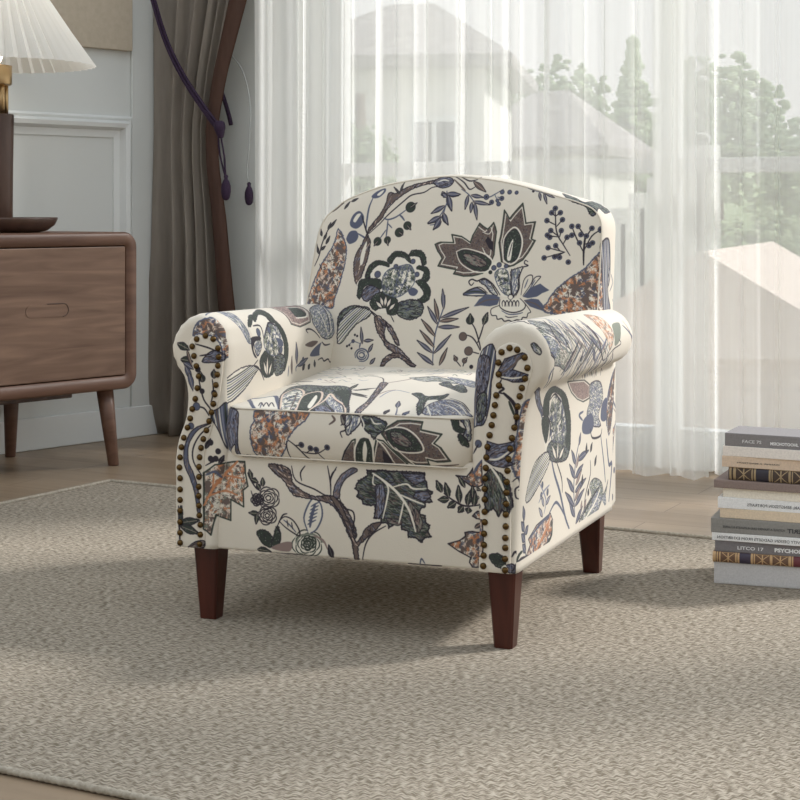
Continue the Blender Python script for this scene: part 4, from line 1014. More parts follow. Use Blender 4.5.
[3,"S","sage",16.7,11656,11618,11688,11666,11716,11724],[3,"S","slate2",12.5,11480,11184,11536,11184,11551,11280],[3,"S","brown2",15.1,11157,11737,11237,11796,11458,11520],[3,"S","sage",14.3,9858,12923,9936,12964,10157,12683],[6,"P","pais",0.0,1658,15181,2134,15216,2697,15224,2691,15055,2529,14923,2377,14740,2290,14523,2148,14306,2104,14237,1811,14219,1670,14352,1598,14552,1592,14847,1650,15009],
[6,"P","slateh",0.0,951,15136,1258,15164,1328,14994,1323,14671,1317,14470,1332,14331,1241,14361,1253,14533,1029,14338,1000,14436,1071,14710],[6,"S","ink",19.9,802,15108,926,15217],[6,"S","ink",27.8,841,14947,1075,14776,1106,14449],[6,"P","ink",0.0,1030,15192,878,15212,1214,15300,1416,15218,1230,15177],[6,"S","ink",17.2,2357,14675,2523,14552,2730,14343,2879,14279],
[6,"S","ink",13.8,2321,14656,2322,14491,2369,14320],[6,"S","ink",13.7,2491,14583,2614,14589],[6,"S","ink",13.7,2619,14474,2756,14448,2932,14458,3118,14567],[6,"S","ink",10.3,2685,14444,2799,14517],[6,"S","ink",10.4,2932,14458,3046,14344],[6,"S","ink",10.3,2879,14455,2903,14506],[6,"D","slate",51.1,2615,14599],[6,"D","ink",27.3,2615,14599],[6,"D","slate",51.1,2792,14543],
[6,"D","ink",27.3,2792,14543],[6,"D","slate",51.1,2905,14523],[6,"D","ink",27.3,2905,14523],[6,"D","slate",50.7,3126,14577],[6,"D","ink",27.0,3126,14577],[6,"P","greenh",0.0,1303,14259,1520,14342,1707,14231,1907,14189,1502,14164],[6,"S","slate",42.7,2056,14199,2271,14211],[6,"S","brown",29.3,3199,15154,3262,15080,3167,14999],[6,"S","ink",13.0,3373,15146,3424,15026,3393,14994],
[6,"P","brownh",0.0,3371,15161,3473,15166,3499,15029,3425,15010],[6,"P","cream1",0.0,3549,15184,3883,15229,4214,15061,4261,14911,3928,14801,3587,14785],[6,"P","slateh2",0.0,3469,15150,3617,15187,3761,15148,3744,15010,3618,14880,3516,14844],[6,"P","greenh",0.0,3792,15164,3995,15173,4173,15120,4281,15064,4225,14940,4129,14874,4064,14777,3976,14866,3851,14953],
[6,"S","ink",16.3,3432,14777,3395,14869,3479,14905,3508,14968,3570,15032,3588,15156],[6,"S","cream0",16.2,3758,15163,3846,15014,3790,14857],[6,"S","cream0",16.0,3966,15142,4045,15054,4180,15060],[6,"G","lotus",0.0,4196,14877,4304,15005,4476,15119,4708,15138,4961,15119,4941,14988,5342,14926,5199,14756,5329,14684,5490,14454,5242,14423,5048,14461,5082,14363,4827,14347,4672,14390,4459,14574],
[6,"P","green",0.0,4277,14927,4424,14980,4660,14960,4868,14817,4970,14634,4895,14598,4595,14598,4367,14729],[6,"S","cream0",19.4,4259,14941,4439,15005,4675,14985,4901,14834,4996,14619,4726,14563,4462,14607,4317,14758],[6,"P","brownh",0.0,4363,14900,4564,14910,4769,14750,4700,14667,4468,14734],[6,"G","lotus",0.0,3347,14259,3468,14520,3620,14723,3689,14758,3642,14291],
[6,"G","lotus",0.0,3968,14294,4058,14617,4097,14778,4232,14754,4425,14572,4664,14355,4651,14319],[6,"P","green",0.0,3657,14291,3699,14598,3792,14763,3945,14771,4007,14614,3968,14294],[6,"P","cream0",0.0,3811,14337,3823,14572,3876,14736,3912,14577,3853,14340],[6,"S","cream0",23.4,3642,14291,3675,14597,3775,14778],[6,"S","cream0",23.3,4000,14295,4024,14615,3962,14787],
[6,"G","ink",0.0,4208,14593,4378,14439,4355,14336,4205,14344],[6,"S","cream0",19.9,4097,14778,4261,14628,4422,14339],[6,"S","cream0",16.9,4680,14440,4794,14345],[6,"S","ink",16.9,3347,14259,3487,14538,3620,14723],[6,"S","slate",15.6,3449,14248,4200,14282,4881,14305],[6,"S","brown",23.7,4982,14311,5293,14346,5626,14391],[6,"S","ink",10.9,4252,14276,4476,14269],
[6,"S","slate",14.3,4349,14318,4408,14265,4520,14328],[6,"P","green",0.0,5491,15237,5635,15242,5641,15091,5754,14997,5679,14955,5569,15001,5504,15119],[6,"P","green",0.0,5624,14941,5704,14909,5786,14751,5758,14706,5674,14757,5623,14850],[6,"P","slateh2",0.0,5630,15238,5822,15230,5842,15021,5802,14811,5704,14909,5746,15058],[6,"D","slate",25.2,5703,15164],[6,"D","slate",24.3,5768,14912],
[3,"P","trunk",0.0,13098,8173,13036,8576,13024,9034,12887,9822,12751,10441,12902,10381,12994,9913,13081,9332,13143,8825,13179,8311,13144,8229],[3,"S","ink",15.8,12070,11029,12258,11122,12583,10916,12817,10365],[3,"S","brown2",31.5,12851,10371,13088,10703,13242,11076],[3,"S","slate2",21.0,13169,9286,13197,9666,13314,9823,13620,9668],[3,"S","brown2",21.0,13058,9389,13139,9725,13271,9845],
[3,"L","green",84.0,12485,9660,12848,9918],[3,"L","green",84.0,12484,9488,12939,9229],[3,"L","green",84.0,12380,9739,12355,10195],[3,"P","greenh",0.0,13694,9613,13819,9700,14039,9477,14249,9664,14310,9910,14377,9498,14331,9237,14205,9207,14147,9085,14292,8545,14285,8335,14068,8851,13954,9285],[3,"P","cream0",0.0,14140,9197,14310,9296,14410,9014,14282,8993],
[3,"P","stripes3",0.0,14413,8350,14255,8879,14361,9248,14528,9456,14791,9283,15107,8740,15185,8505],[3,"S","cream0",26.3,14255,8879,14517,8337],[3,"S","cream0",26.3,14472,9030,14753,8901,15080,8426],[3,"S","cream0",21.0,14501,9338,14811,9124,15128,8576],[3,"S","ink",21.0,14455,9569,14747,9414,15070,8900],
[3,"P","leafs",0.0,13112,11030,13271,11199,13494,11396,13835,11259,14096,11131,14124,10841,13747,10889,13505,10756],[3,"P","greenh",0.0,13867,10652,13924,11003,14151,10658,14235,10933,14516,10392,14491,10174,14309,10298,14121,10433],[3,"P","slate2h",0.0,13773,11438,14069,11428,14402,11297,14541,10816,14289,10880,14039,11089],[3,"S","sage",15.0,12769,11374,12913,11305,12948,11525],
[3,"S","slate2",20.4,12921,12582,13041,12491,13150,12428],[3,"S","brown2",18.2,12065,11275,12151,11313,12273,11262],[3,"S","sage",15.1,12909,12053,12927,12147,12910,12338],[3,"S","slate2",19.6,13024,12928,13177,12730,13095,13208],[3,"S","brown2",13.9,12541,11912,12625,11819,12564,12112],[3,"S","sage",18.5,13185,12350,13230,12337,13163,12641],
[3,"S","slate2",16.1,12743,13216,12889,13033,13018,12900],[3,"S","brown2",15.7,11760,13271,11941,13125,11998,13300],[3,"S","sage",19.4,13815,12038,13867,12224,13989,12200],[3,"S","slate2",11.3,12270,11838,12365,11903,12445,12007],[3,"S","brown2",13.2,12364,11590,12486,11604,12620,11588],[3,"S","sage",15.2,11367,13167,11389,13375,11617,13064],
[3,"S","slate2",15.9,12752,11904,12786,12165,12979,11998],[3,"S","brown2",15.8,13256,11558,13338,11562,13434,11525],[3,"S","sage",14.4,13404,13238,13558,13102,13669,13094],[3,"S","slate2",17.2,13135,12399,13292,12216,13312,12420],[3,"S","brown2",13.9,12644,11507,12729,11599,12880,11515],[3,"S","sage",15.8,11755,13172,11848,13109,11854,13269],
[3,"S","slate2",20.6,13012,12240,13182,12124,13274,12229],[3,"S","brown2",13.9,13593,11884,13677,12004,13739,12188],[3,"S","sage",11.6,11944,11216,11989,11309,12122,11185],[3,"S","slate2",17.9,13306,11607,13367,11687,13431,11762],[3,"S","brown2",15.1,11882,13156,11950,13259,11935,13580],[3,"S","sage",17.2,13322,12987,13381,13180,13631,12816],
[3,"S","slate2",15.5,11574,12800,11564,13113,11712,13034],[3,"S","brown2",18.3,13985,11949,14061,11898,14045,12122],[3,"S","sage",11.9,12282,11676,12356,11754,12470,11732],[3,"S","slate2",18.5,13314,12405,13320,12549,13395,12496],[3,"S","brown2",19.8,13090,13055,13221,12977,13255,13181],[3,"S","sage",17.5,13708,12380,13682,12651,13884,12244],
[3,"S","slate2",20.8,12636,12896,12679,12971,12713,13075],[3,"S","brown2",19.0,12444,12076,12449,12219,12612,11946],[3,"S","sage",15.3,12390,12099,12534,12048,12686,11974],[3,"S","slate2",19.9,13503,12777,13632,12565,13659,12653],[3,"S","brown2",13.5,13066,13429,13203,13318,13214,13576],[3,"S","sage",12.9,13804,11933,13872,11940,13905,12048],
[3,"S","slate2",18.9,13341,11761,13462,11754,13508,11963],[3,"S","brown2",19.9,13535,11449,13660,11436,13734,11567],[3,"S","sage",13.3,12400,11714,12416,11915,12579,11735],[3,"S","slate2",14.9,11215,12977,11198,13209,11371,12974],[3,"S","brown2",10.6,12237,13223,12317,13363,12459,13333],[3,"S","sage",19.3,13796,11657,13800,11790,13902,11635],
[3,"S","slate2",10.9,13860,11951,13985,11919,14010,12188],[3,"S","brown2",16.3,11086,13146,11320,12912,11371,13126],[3,"S","sage",18.1,12103,11264,12242,11228,12369,11221],[3,"S","slate",18.9,13622,8095,13788,7970,13885,8066,13848,8382,13707,8796],[3,"L","slate",84.0,13748,8687,13626,9099],[3,"L","slate",81.3,14008,8270,14045,8529],[3,"L","ink",84.0,13643,8300,13645,8557],
[3,"D","slate",56.1,14031,8387],[3,"D","ink",47.3,13643,8448],[3,"S","slate",17.8,13868,8304,14002,8288],[7,"G","pais2",0.0,7065,14887,7066,15544,7301,15706,7677,15790,7920,15804,7934,15594,7990,15346,7888,15264,7902,14954,7630,15080,7630,14683,7324,14764,7215,14384,7065,14483],
[4,"G","pais2",0.0,17128,9112,17127,9767,17356,9925,17646,9980,17808,9965,17802,9747,17829,9485,17757,9414,17750,9093,17576,9259,17566,8856,17353,8976,17265,8606,17131,8712],[7,"S","rust",44.6,7065,14929,7324,15348,7771,15796],[4,"S","rust",36.3,17128,9154,17369,9564,17709,9975],[7,"S","rust",26.8,7112,15081,7489,15231,7771,15164],[4,"S","rust",23.0,17169,9303,17485,9429,17674,9327],
[7,"S","rust",26.8,7254,15259,7278,15556],[4,"S","rust",25.5,17307,9479,17332,9776],[7,"S","rust",26.7,7489,15527,7864,15485],[4,"S","rust",21.6,17489,9727,17751,9644],[7,"S","slate",35.7,7113,15504,7301,15579,7442,15482],[4,"S","slate",34.2,17169,9725,17355,9798,17458,9687],[7,"S","ink",17.6,7981,15597,8028,15495,8144,15334,8236,15277],[7,"L","green",88.3,8060,15484,8014,15662],
[7,"L","green",88.2,8060,15484,8199,15434],[7,"L","green",88.1,8236,15310,8167,15407],[7,"L","green",87.9,8292,15364,8292,15523],[7,"S","ink",14.0,8623,15167,8625,15091,8578,15023,8496,14989],[7,"S","ink",14.1,8474,14981,8392,14947,8306,14961,8246,15018],[7,"S","ink",14.1,8232,15033,8179,15088,8173,15166,8219,15235],[7,"S","ink",14.1,8232,15252,8281,15320,8364,15354,8452,15339],
[7,"S","ink",14.0,8474,15335,8557,15321,8614,15265,8622,15187],[7,"S","ink",14.0,8540,15066,8496,15014,8428,14991,8359,15007],[7,"S","ink",14.1,8342,15011,8277,15027,8235,15075,8234,15138],[7,"S","ink",14.1,8234,15153,8237,15215,8280,15268,8348,15290],[7,"S","ink",14.0,8366,15296,8433,15318,8500,15303,8544,15254],[7,"S","ink",14.0,8554,15242,8592,15194,8592,15132,8551,15079],
[7,"S","ink",14.1,8430,15041,8377,15027,8326,15042,8296,15082],[7,"S","ink",14.1,8288,15092,8262,15131,8266,15179,8301,15218],[7,"S","ink",14.1,8311,15228,8348,15267,8401,15281,8453,15265],[7,"S","ink",14.0,8467,15261,8516,15246,8544,15207,8541,15158],[7,"S","ink",14.0,8540,15146,8534,15098,8498,15059,8444,15045],[7,"S","ink",14.1,8361,15083,8329,15096,8312,15124,8317,15156],
[7,"S","ink",14.1,8318,15165,8325,15197,8352,15222,8389,15229],[7,"S","ink",14.0,8398,15231,8435,15238,8468,15226,8486,15198],[7,"S","ink",14.0,8491,15190,8506,15163,8500,15130,8475,15105],[7,"S","ink",14.0,8468,15099,8441,15075,8404,15067,8370,15080],[7,"S","ink",14.1,8362,15137,8356,15152,8360,15169,8374,15181],[7,"S","ink",14.0,8378,15184,8393,15196,8413,15199,8430,15191],
[7,"S","ink",14.0,8434,15189,8450,15182,8458,15166,8454,15149],[7,"S","ink",14.0,8453,15145,8448,15128,8433,15116,8414,15113],[7,"S","ink",14.0,8409,15113,8389,15110,8373,15118,8364,15133],[7,"S","ink",14.0,8568,14839,8570,14774,8530,14715,8460,14686],[7,"S","ink",14.1,8441,14679,8371,14651,8298,14662,8247,14710],[7,"S","ink",14.1,8235,14723,8190,14770,8185,14836,8224,14895],
[7,"S","ink",14.1,8235,14910,8277,14967,8348,14996,8422,14984],[7,"S","ink",14.0,8441,14981,8512,14969,8560,14922,8567,14855],[7,"S","ink",14.0,8497,14752,8460,14708,8402,14688,8344,14701],[7,"S","ink",14.1,8329,14705,8273,14718,8238,14758,8236,14812],[7,"S","ink",14.1,8237,14826,8240,14878,8276,14923,8334,14942],[7,"S","ink",14.0,8349,14947,8406,14967,8463,14954,8500,14912],
[7,"S","ink",14.0,8509,14902,8542,14861,8541,14809,8506,14764],[7,"S","ink",14.1,8404,14731,8358,14718,8315,14731,8289,14765],[7,"S","ink",14.1,8283,14774,8260,14807,8264,14848,8294,14881],[7,"S","ink",14.1,8302,14890,8334,14922,8379,14935,8424,14921],[7,"S","ink",14.0,8435,14918,8476,14905,8501,14872,8498,14830],[7,"S","ink",14.0,8497,14820,8492,14779,8461,14746,8416,14734],
[7,"S","ink",14.1,8345,14766,8318,14777,8303,14800,8307,14828],[7,"S","ink",14.1,8308,14835,8314,14863,8337,14884,8368,14891],[7,"S","ink",14.0,8377,14892,8408,14899,8436,14888,8451,14864],[7,"S","ink",14.0,8455,14858,8468,14834,8463,14807,8442,14785],[7,"S","ink",14.0,8436,14780,8413,14759,8382,14752,8352,14763],[7,"S","ink",14.1,8346,14812,8340,14825,8344,14839,8356,14850],
[7,"S","ink",14.0,8359,14852,8372,14863,8389,14865,8403,14858],[7,"S","ink",14.0,8407,14857,8421,14850,8427,14837,8424,14823],[7,"S","ink",14.0,8423,14819,8419,14805,8406,14794,8390,14792],[7,"S","ink",14.1,8385,14791,8369,14789,8355,14796,8348,14809],[7,"S","ink",14.1,8301,15114,8302,15071,8276,15033,8230,15015],[7,"S","ink",14.1,8218,15010,8172,14991,8124,14999,8091,15031],
[7,"S","ink",14.1,8083,15039,8054,15070,8051,15113,8076,15151],[7,"S","ink",14.1,8083,15161,8111,15198,8157,15217,8206,15209],[7,"S","ink",14.1,8218,15207,8264,15199,8296,15168,8300,15125],[7,"S","ink",14.1,8254,15057,8230,15029,8192,15016,8154,15025],[7,"S","ink",14.1,8144,15027,8108,15035,8085,15062,8084,15097],[7,"S","ink",14.1,8084,15106,8086,15140,8110,15169,8148,15182],
[7,"S","ink",14.1,8158,15185,8195,15197,8233,15189,8257,15162],[7,"S","ink",14.1,8263,15155,8284,15129,8283,15094,8261,15065],[7,"S","ink",14.1,8193,15044,8164,15036,8136,15044,8119,15066],[7,"S","ink",14.1,8115,15072,8100,15093,8102,15120,8122,15142],[7,"S","ink",14.1,8127,15147,8148,15168,8177,15177,8206,15168],[7,"S","ink",14.1,8214,15166,8241,15157,8257,15135,8255,15108],
[7,"S","ink",14.1,8255,15101,8251,15075,8231,15054,8201,15046],[7,"S","ink",14.1,8155,15067,8137,15074,8128,15089,8130,15107],[7,"S","ink",14.1,8131,15112,8135,15130,8150,15144,8170,15148],[7,"S","ink",14.1,8176,15149,8196,15153,8214,15146,8225,15130],[7,"S","ink",14.1,8227,15126,8236,15111,8233,15093,8218,15079],[7,"S","ink",14.1,8214,15076,8200,15062,8179,15058,8160,15065],
[7,"S","ink",14.1,8156,15097,8152,15105,8154,15114,8162,15121],[7,"S","ink",14.1,8165,15123,8173,15130,8184,15131,8193,15127],[7,"S","ink",14.1,8196,15126,8205,15121,8209,15113,8207,15104],[7,"S","ink",14.1,8206,15101,8203,15092,8195,15085,8184,15084],[7,"S","ink",14.1,8181,15083,8171,15082,8161,15086,8157,15095],[7,"L","green",88.2,8213,14848,8004,14851],
[7,"L","green",88.1,8181,14846,8153,14652],[7,"S","ink",13.2,8051,15266,8097,15143,8167,15000],[7,"P","cream1",0.0,8902,14362,8971,14533,9243,14573,9558,14410,9625,14250,9593,14128,9140,14126,8915,14197],[7,"S","green",13.8,9477,14371,9480,14272,9416,14181,9302,14132],[7,"S","green",14.0,9271,14118,9170,14077,9059,14094,8983,14169],[7,"S","green",13.9,8967,14189,8901,14263,8894,14364,8954,14455],
[7,"S","green",13.9,8970,14478,9035,14567,9142,14612,9255,14593],[7,"S","green",13.8,9284,14589,9392,14571,9465,14498,9476,14397],[7,"S","green",14.5,9369,14238,9308,14167,9214,14133,9130,14156],[7,"S","green",14.0,9108,14161,9026,14181,8975,14245,8973,14327],[7,"S","green",13.9,8973,14348,8978,14429,9033,14498,9121,14529],[7,"S","green",13.8,9144,14536,9231,14566,9318,14547,9374,14483],
[7,"S","green",13.8,9388,14467,9437,14406,9436,14325,9383,14255],[7,"S","green",14.1,9226,14204,9157,14184,9092,14203,9053,14256],[7,"S","green",13.9,9043,14269,9009,14319,9015,14383,9060,14434],[7,"S","green",13.9,9073,14447,9121,14498,9190,14517,9257,14497],[7,"S","green",13.8,9274,14492,9338,14472,9375,14421,9371,14358],[7,"S","green",13.8,9369,14342,9361,14280,9315,14228,9245,14209],
[7,"S","green",13.9,9138,14258,9096,14274,9074,14310,9080,14353],[7,"S","green",13.9,9082,14364,9091,14406,9125,14439,9173,14449],[7,"S","green",13.8,9186,14452,9233,14462,9276,14446,9300,14409],[7,"S","green",13.8,9305,14400,9325,14364,9318,14321,9285,14288],[7,"S","green",13.8,9276,14280,9241,14248,9194,14237,9149,14254],[7,"S","green",13.9,9139,14328,9131,14348,9136,14370,9155,14386],
[7,"S","green",13.8,9160,14390,9179,14406,9204,14410,9227,14400],[7,"S","green",13.8,9232,14397,9253,14388,9263,14368,9258,14346],[7,"S","green",13.8,9257,14340,9250,14318,9231,14302,9206,14298],[7,"S","green",13.9,9199,14297,9174,14293,9153,14303,9142,14323],[7,"S","green",13.8,9369,14396,9370,14348,9341,14305,9289,14283],[7,"S","green",13.8,9276,14277,9224,14256,9170,14264,9133,14300],
[7,"S","green",13.9,9124,14309,9091,14344,9087,14393,9116,14437],[7,"S","green",13.9,9124,14448,9155,14491,9207,14513,9262,14504],[7,"S","green",13.8,9276,14502,9328,14493,9363,14458,9368,14409],[7,"S","green",13.8,9317,14332,9289,14299,9247,14284,9204,14294],[7,"S","green",13.9,9193,14296,9152,14305,9126,14335,9125,14375],[7,"S","green",13.9,9125,14385,9128,14424,9154,14458,9197,14472],
[7,"S","green",13.8,9208,14476,9250,14491,9292,14481,9319,14451],[7,"S","green",13.8,9326,14443,9350,14413,9349,14374,9324,14340],[7,"S","green",13.8,9248,14315,9215,14306,9183,14315,9164,14341],[7,"S","green",13.9,9159,14347,9143,14371,9146,14402,9168,14427],[7,"S","green",13.8,9173,14433,9197,14457,9230,14467,9263,14457],[7,"S","green",13.8,9271,14455,9302,14445,9319,14421,9318,14390],
[7,"S","green",13.8,9317,14382,9313,14352,9290,14327,9257,14318],[7,"S","green",13.9,9205,14342,9185,14349,9174,14367,9177,14388],[7,"S","green",13.8,9178,14393,9182,14413,9199,14429,9222,14434],[7,"S","green",13.8,9228,14435,9251,14440,9272,14432,9283,14415],[7,"S","green",13.8,9286,14410,9296,14393,9292,14372,9276,14356],[7,"S","green",13.8,9272,14352,9255,14337,9232,14332,9210,14340],
[7,"S","green",13.8,9206,14376,9201,14385,9204,14396,9213,14404],[7,"S","green",13.8,9216,14406,9225,14413,9237,14415,9248,14410],[7,"S","green",13.8,9251,14409,9261,14404,9265,14395,9263,14384],[7,"S","green",13.8,9262,14381,9259,14371,9250,14363,9238,14361],[7,"S","green",13.8,9235,14361,9223,14359,9212,14364,9207,14373],[7,"S","sage",26.0,8971,14367,9062,14498,9333,14538,9513,14407],
[7,"S","brown2",25.8,9333,14518,9513,14448,9603,14290],[7,"P","green",0.0,8167,14518,8352,14552,8504,14417,8490,14249,8352,14260,8236,14356],[7,"P","green",0.0,8490,14249,8522,14502,8596,14653,8660,14511,8651,14344],[7,"L","green",119.3,8187,14184,8461,14161],[7,"P","ink",0.0,8156,14136,8551,14146,8963,14156,9230,14124,8677,14105,8217,14104],
[7,"P","brown2",0.0,8467,14226,8697,14347,8880,14361,8832,14190],[7,"S","ink",21.9,8559,14629,8651,14532],[7,"L","ink",103.0,9703,14127,9625,14374],[7,"S","ink",17.4,8628,14738,8743,14829,8902,14778,9025,14620,9039,14497,8902,14549,8743,14642,8628,14738],[7,"S","slate",17.4,8720,14765,8834,14690,8971,14554],[7,"S","ink",13.1,8788,14770,8811,14647],[7,"S","ink",13.1,8880,14735,8902,14612],
[7,"S","ink",17.5,8596,14653,8697,14847,8788,14886],[7,"P","cream1",0.0,9207,14591,9130,14835,9243,15111,9333,15220,9477,15105,9495,14880,9378,14645,9265,14562],[7,"S","slate",21.6,9207,14591,9130,14835,9234,15110,9333,15220],[7,"S","slate",21.6,9265,14562,9387,14645,9495,14880,9468,15105,9356,15201],[7,"S","slate",43.2,9252,14677,9288,14887,9356,15098],
[7,"S","slate",17.3,9207,14716,9279,14762,9369,14809],[7,"S","slate",17.3,9220,14783,9292,14829,9383,14876],[7,"S","slate",17.3,9234,14850,9306,14896,9396,14943],[7,"S","slate",17.3,9247,14917,9320,14963,9410,15010],[7,"S","slate",17.3,9261,14984,9333,15030,9423,15077],[7,"S","slate",17.3,9274,15051,9347,15097,9437,15144],
[7,"P","trunk",0.0,8421,15789,8788,15747,8880,15607,8902,15463,9062,15348,9333,15241,9603,15270,9804,15209,9960,15075,10093,14858,10182,14578,10049,14528,9938,14766,9759,15041,9558,15152,9333,15187,9107,15206,8902,15255,8743,15474,8513,15649],[7,"S","ink",17.3,8880,15773,8971,15509,9333,15377,9558,15275,9670,15282],[7,"S","ink",17.3,9152,15789,9062,15659,9084,15515],
[7,"S","ink",17.2,9603,15814,9657,15529,9670,15282],[7,"S","ink",17.2,9782,15803,9670,15591,9670,15447],[7,"P","trunk",0.0,9652,15249,9794,15063,9911,14876,10005,14666,10085,14455,10148,14130,10219,14160,10206,14377,10309,14493,10471,14634,10610,14772,10656,14861,10518,14830,10355,14712,10286,14599,10178,14462,10113,14587,10052,14777,9935,15007,9817,15195,9700,15274],
[7,"P","trunkb",0.0,9723,15275,9756,15473,9888,15676,10099,15805,10192,15758,9982,15616,9864,15436,9832,15239],[7,"S","ink",18.0,9841,15239,9935,15072,10099,15018,10136,14891,10113,14716,10169,14547],[7,"S","ink",17.9,10293,14143,10355,14432,10494,14635,10748,14795],[7,"S","ink",13.6,9652,15575,9700,15687,9770,15756],
[7,"G","leafg",0.0,10379,15777,10402,15684,10216,15578,10146,15431,10225,15393,10178,15282,10286,15246,10309,15161,10425,15147,10541,15154,10541,15047,10518,14916,10656,14926,10656,14840,10794,14849,10794,14755,10909,14836,11046,14858,11046,14760,11183,14727,11183,14628,11320,14621,11433,14544,11501,14643,11627,14652,11555,14753,11591,14861,11501,14919,11501,15025,11388,15060,11410,15147,11501,15195,11501,15259,11636,15280,11569,15369,11645,15459,11537,15495,11537,15622,11478,15704,11501,15790,11046,15798,10679,15794],
[7,"G","slateh",0.0,10541,15520,10702,15551,10748,15318,10725,15102,10610,14923,10531,14939,10564,15177],[7,"G","slateh",0.0,11046,15764,11478,15768,11501,15663,11320,15567,11183,15644],[7,"G","slateh",0.0,11320,15439,11546,15474,11614,15372,11478,15270,11274,15351],[7,"P","brownh",0.0,11183,15260,11365,15101,11456,14895,11365,14718,11229,14922],
[7,"P","brownh",0.0,10771,14934,11046,14909,11001,14821,10817,14851],[7,"P","greenh",0.0,10448,15730,10748,15790,10909,15628,10817,15579,10587,15652],[7,"S","cream0",35.4,10494,15732,10748,15584,11001,15377,11206,15091,11320,14736],[7,"S","cream0",22.2,10656,15634,10794,15492,10762,15233,10689,14928],[7,"S","cream0",22.0,11001,15385,11229,15305,11478,15228],
[7,"S","cream0",22.0,10863,15496,11138,15577,11274,15500,11524,15515],[7,"S","cream0",22.1,11092,15254,11046,15038,11001,14863],[7,"S","cream0",17.8,10518,15734,10494,15560,10541,15520],[7,"S","ink",21.6,11861,15451,12040,15336,12262,15253,12572,15298],[7,"L","green",113.4,11816,15470,11717,15675],[7,"L","green",113.1,11950,15393,11883,15643],[7,"L","green",112.6,12151,15300,12129,15615],
[7,"L","green",112.2,12298,15268,12342,15523],[7,"L","green",113.2,11950,15351,11749,15330],[7,"L","green",112.9,12084,15309,11928,15202],[7,"L","green",112.5,12218,15242,12129,15130],[7,"L","green",112.2,12329,15228,12306,15129],[7,"L","green",112.0,12417,15263,12448,15529],
[7,"G","pais3",0.0,11941,14564,12151,14630,12262,14718,12253,14781,12395,14812,12572,14803,12572,14426,12524,14189,12393,14180,12342,14261,12360,14347,12151,14436],[7,"G","pais3",0.0,12395,15085,12483,15175,12572,15181,12572,15034,12461,15047],[7,"L","brown",68.8,12439,14878,12572,14971],[7,"G","pais3",0.0,12084,15781,12284,15772,12395,15925,12543,16099,12572,15642,12395,15598,12218,15705],
[7,"L","green",77.9,12253,15581,12129,15784],[7,"L","green",77.6,12395,15421,12395,15631],[7,"S","slate",18.0,11403,14142,11433,14255,11498,14174],[7,"S","ink",22.8,11176,14146,11494,14141,11810,14153],[7,"S","ink",20.4,9638,14112,9925,14135,10064,14124],[4,"P","pais",0.0,16899,12336,16965,12559,17224,12675,17567,12563,17621,12249,17621,12010,17546,11940,17483,12194,17280,12348,17027,12372],
[4,"P","slateh",0.0,17102,11855,17209,11998,17386,12079,17538,12004,17518,11880,17280,11842],[4,"S","ink",20.1,16960,12180,17209,12124,17386,12067],[4,"S","ink",20.1,17053,11961,17280,12000],[4,"S","ink",20.1,17010,11674,17053,11422,17138,11141,17280,10957,17280,10767],[4,"S","ink",20.1,17315,11527,17336,11307,17280,11052],[4,"S","ink",20.1,16960,11006,17138,10982,17244,10848],
[4,"D","green",67.1,17102,11538],[4,"D","green",66.8,17350,11623],[4,"D","ink",53.8,17010,11706],[4,"D","ink",53.4,17350,11276],[4,"D","slate",73.9,16982,11007],[4,"D","slate",60.6,16867,10634],[4,"D","ink",46.3,17350,11074],[4,"D","ink",47.0,17102,11298],[4,"L","green",94.0,17102,11488,17053,11676],[4,"L","green",93.5,17350,11547,17350,11718],[4,"L","green",135.2,16561,12179,16834,12062],
[4,"L","green",135.1,16636,11882,16907,11848],[4,"L","slate",108.0,16694,11820,16918,11702],[4,"L","slate",110.7,16730,11757,16873,11476],[4,"L","slate",112.8,16801,11633,16901,11288],[4,"L","brown",73.1,16768,12046,16886,11732],[4,"P","trunkb",0.0,17292,10704,17010,10565,16817,10269,16817,9951,16924,9735,17010,9455,17067,9015,17010,9011,16939,9387,16853,9636,16724,9915,16739,10265,16924,10580],
[4,"S","ink",20.1,17278,10659,17053,10472,16910,10211,16924,9957,17099,9713],[4,"L","green",148.3,16624,8794,17053,8874],[4,"L","green",148.2,16653,8732,17038,8620],[4,"P","green",0.0,16601,9015,16674,9116,16696,8799,16624,8730],[4,"P","brownh",0.0,16793,8309,16924,8446,17133,8498,17114,8343],[4,"S","ink",27.1,16601,9111,16635,8348],[4,"L","ink",76.3,17166,10222,17266,10415],
[4,"L","ink",80.1,17265,9972,17371,10073],[4,"L","ink",69.2,17434,9947,17521,10105],[4,"D","ink",53.6,17265,10339],[4,"D","ink",52.7,17371,10041],[4,"D","ink",51.5,17419,10182],[4,"D","ink",53.6,17265,10035],[4,"S","ink",19.7,17161,9903,17371,10009,17515,10008],[4,"P","stripe2",0.0,17280,10862,17441,10992,17568,11081,17638,10674,17592,10226,17472,10487],
[5,"G","slateh",0.0,19387,11845,19535,12095,19853,12215,19928,12181,19770,12072,19675,11917,19960,11835,19897,11711,19675,11697,19471,11756],[5,"S","brown",25.0,19419,11816,19675,11978,19834,12166],[5,"S","cream0",18.7,19451,11786,19675,11764,19897,11802],[5,"S","ink",25.0,19471,11726,19432,11632,19515,11574,19432,11510,19547,11484],
[5,"P","stripe2",0.0,18867,10887,18908,11443,18988,11883,19083,12209,19295,12343,19366,12089,19282,11685,19252,11334,19153,10960,19018,10902],[5,"P","slateh",0.0,18934,11881,19075,12136,19250,12084,19218,11652,19088,11462,18970,11574],[5,"P","greenh",0.0,19017,11395,19185,11466,19166,11096,19018,10964],[5,"S","ink",49.9,19515,11495,19675,11354,19751,11187,19726,10880],
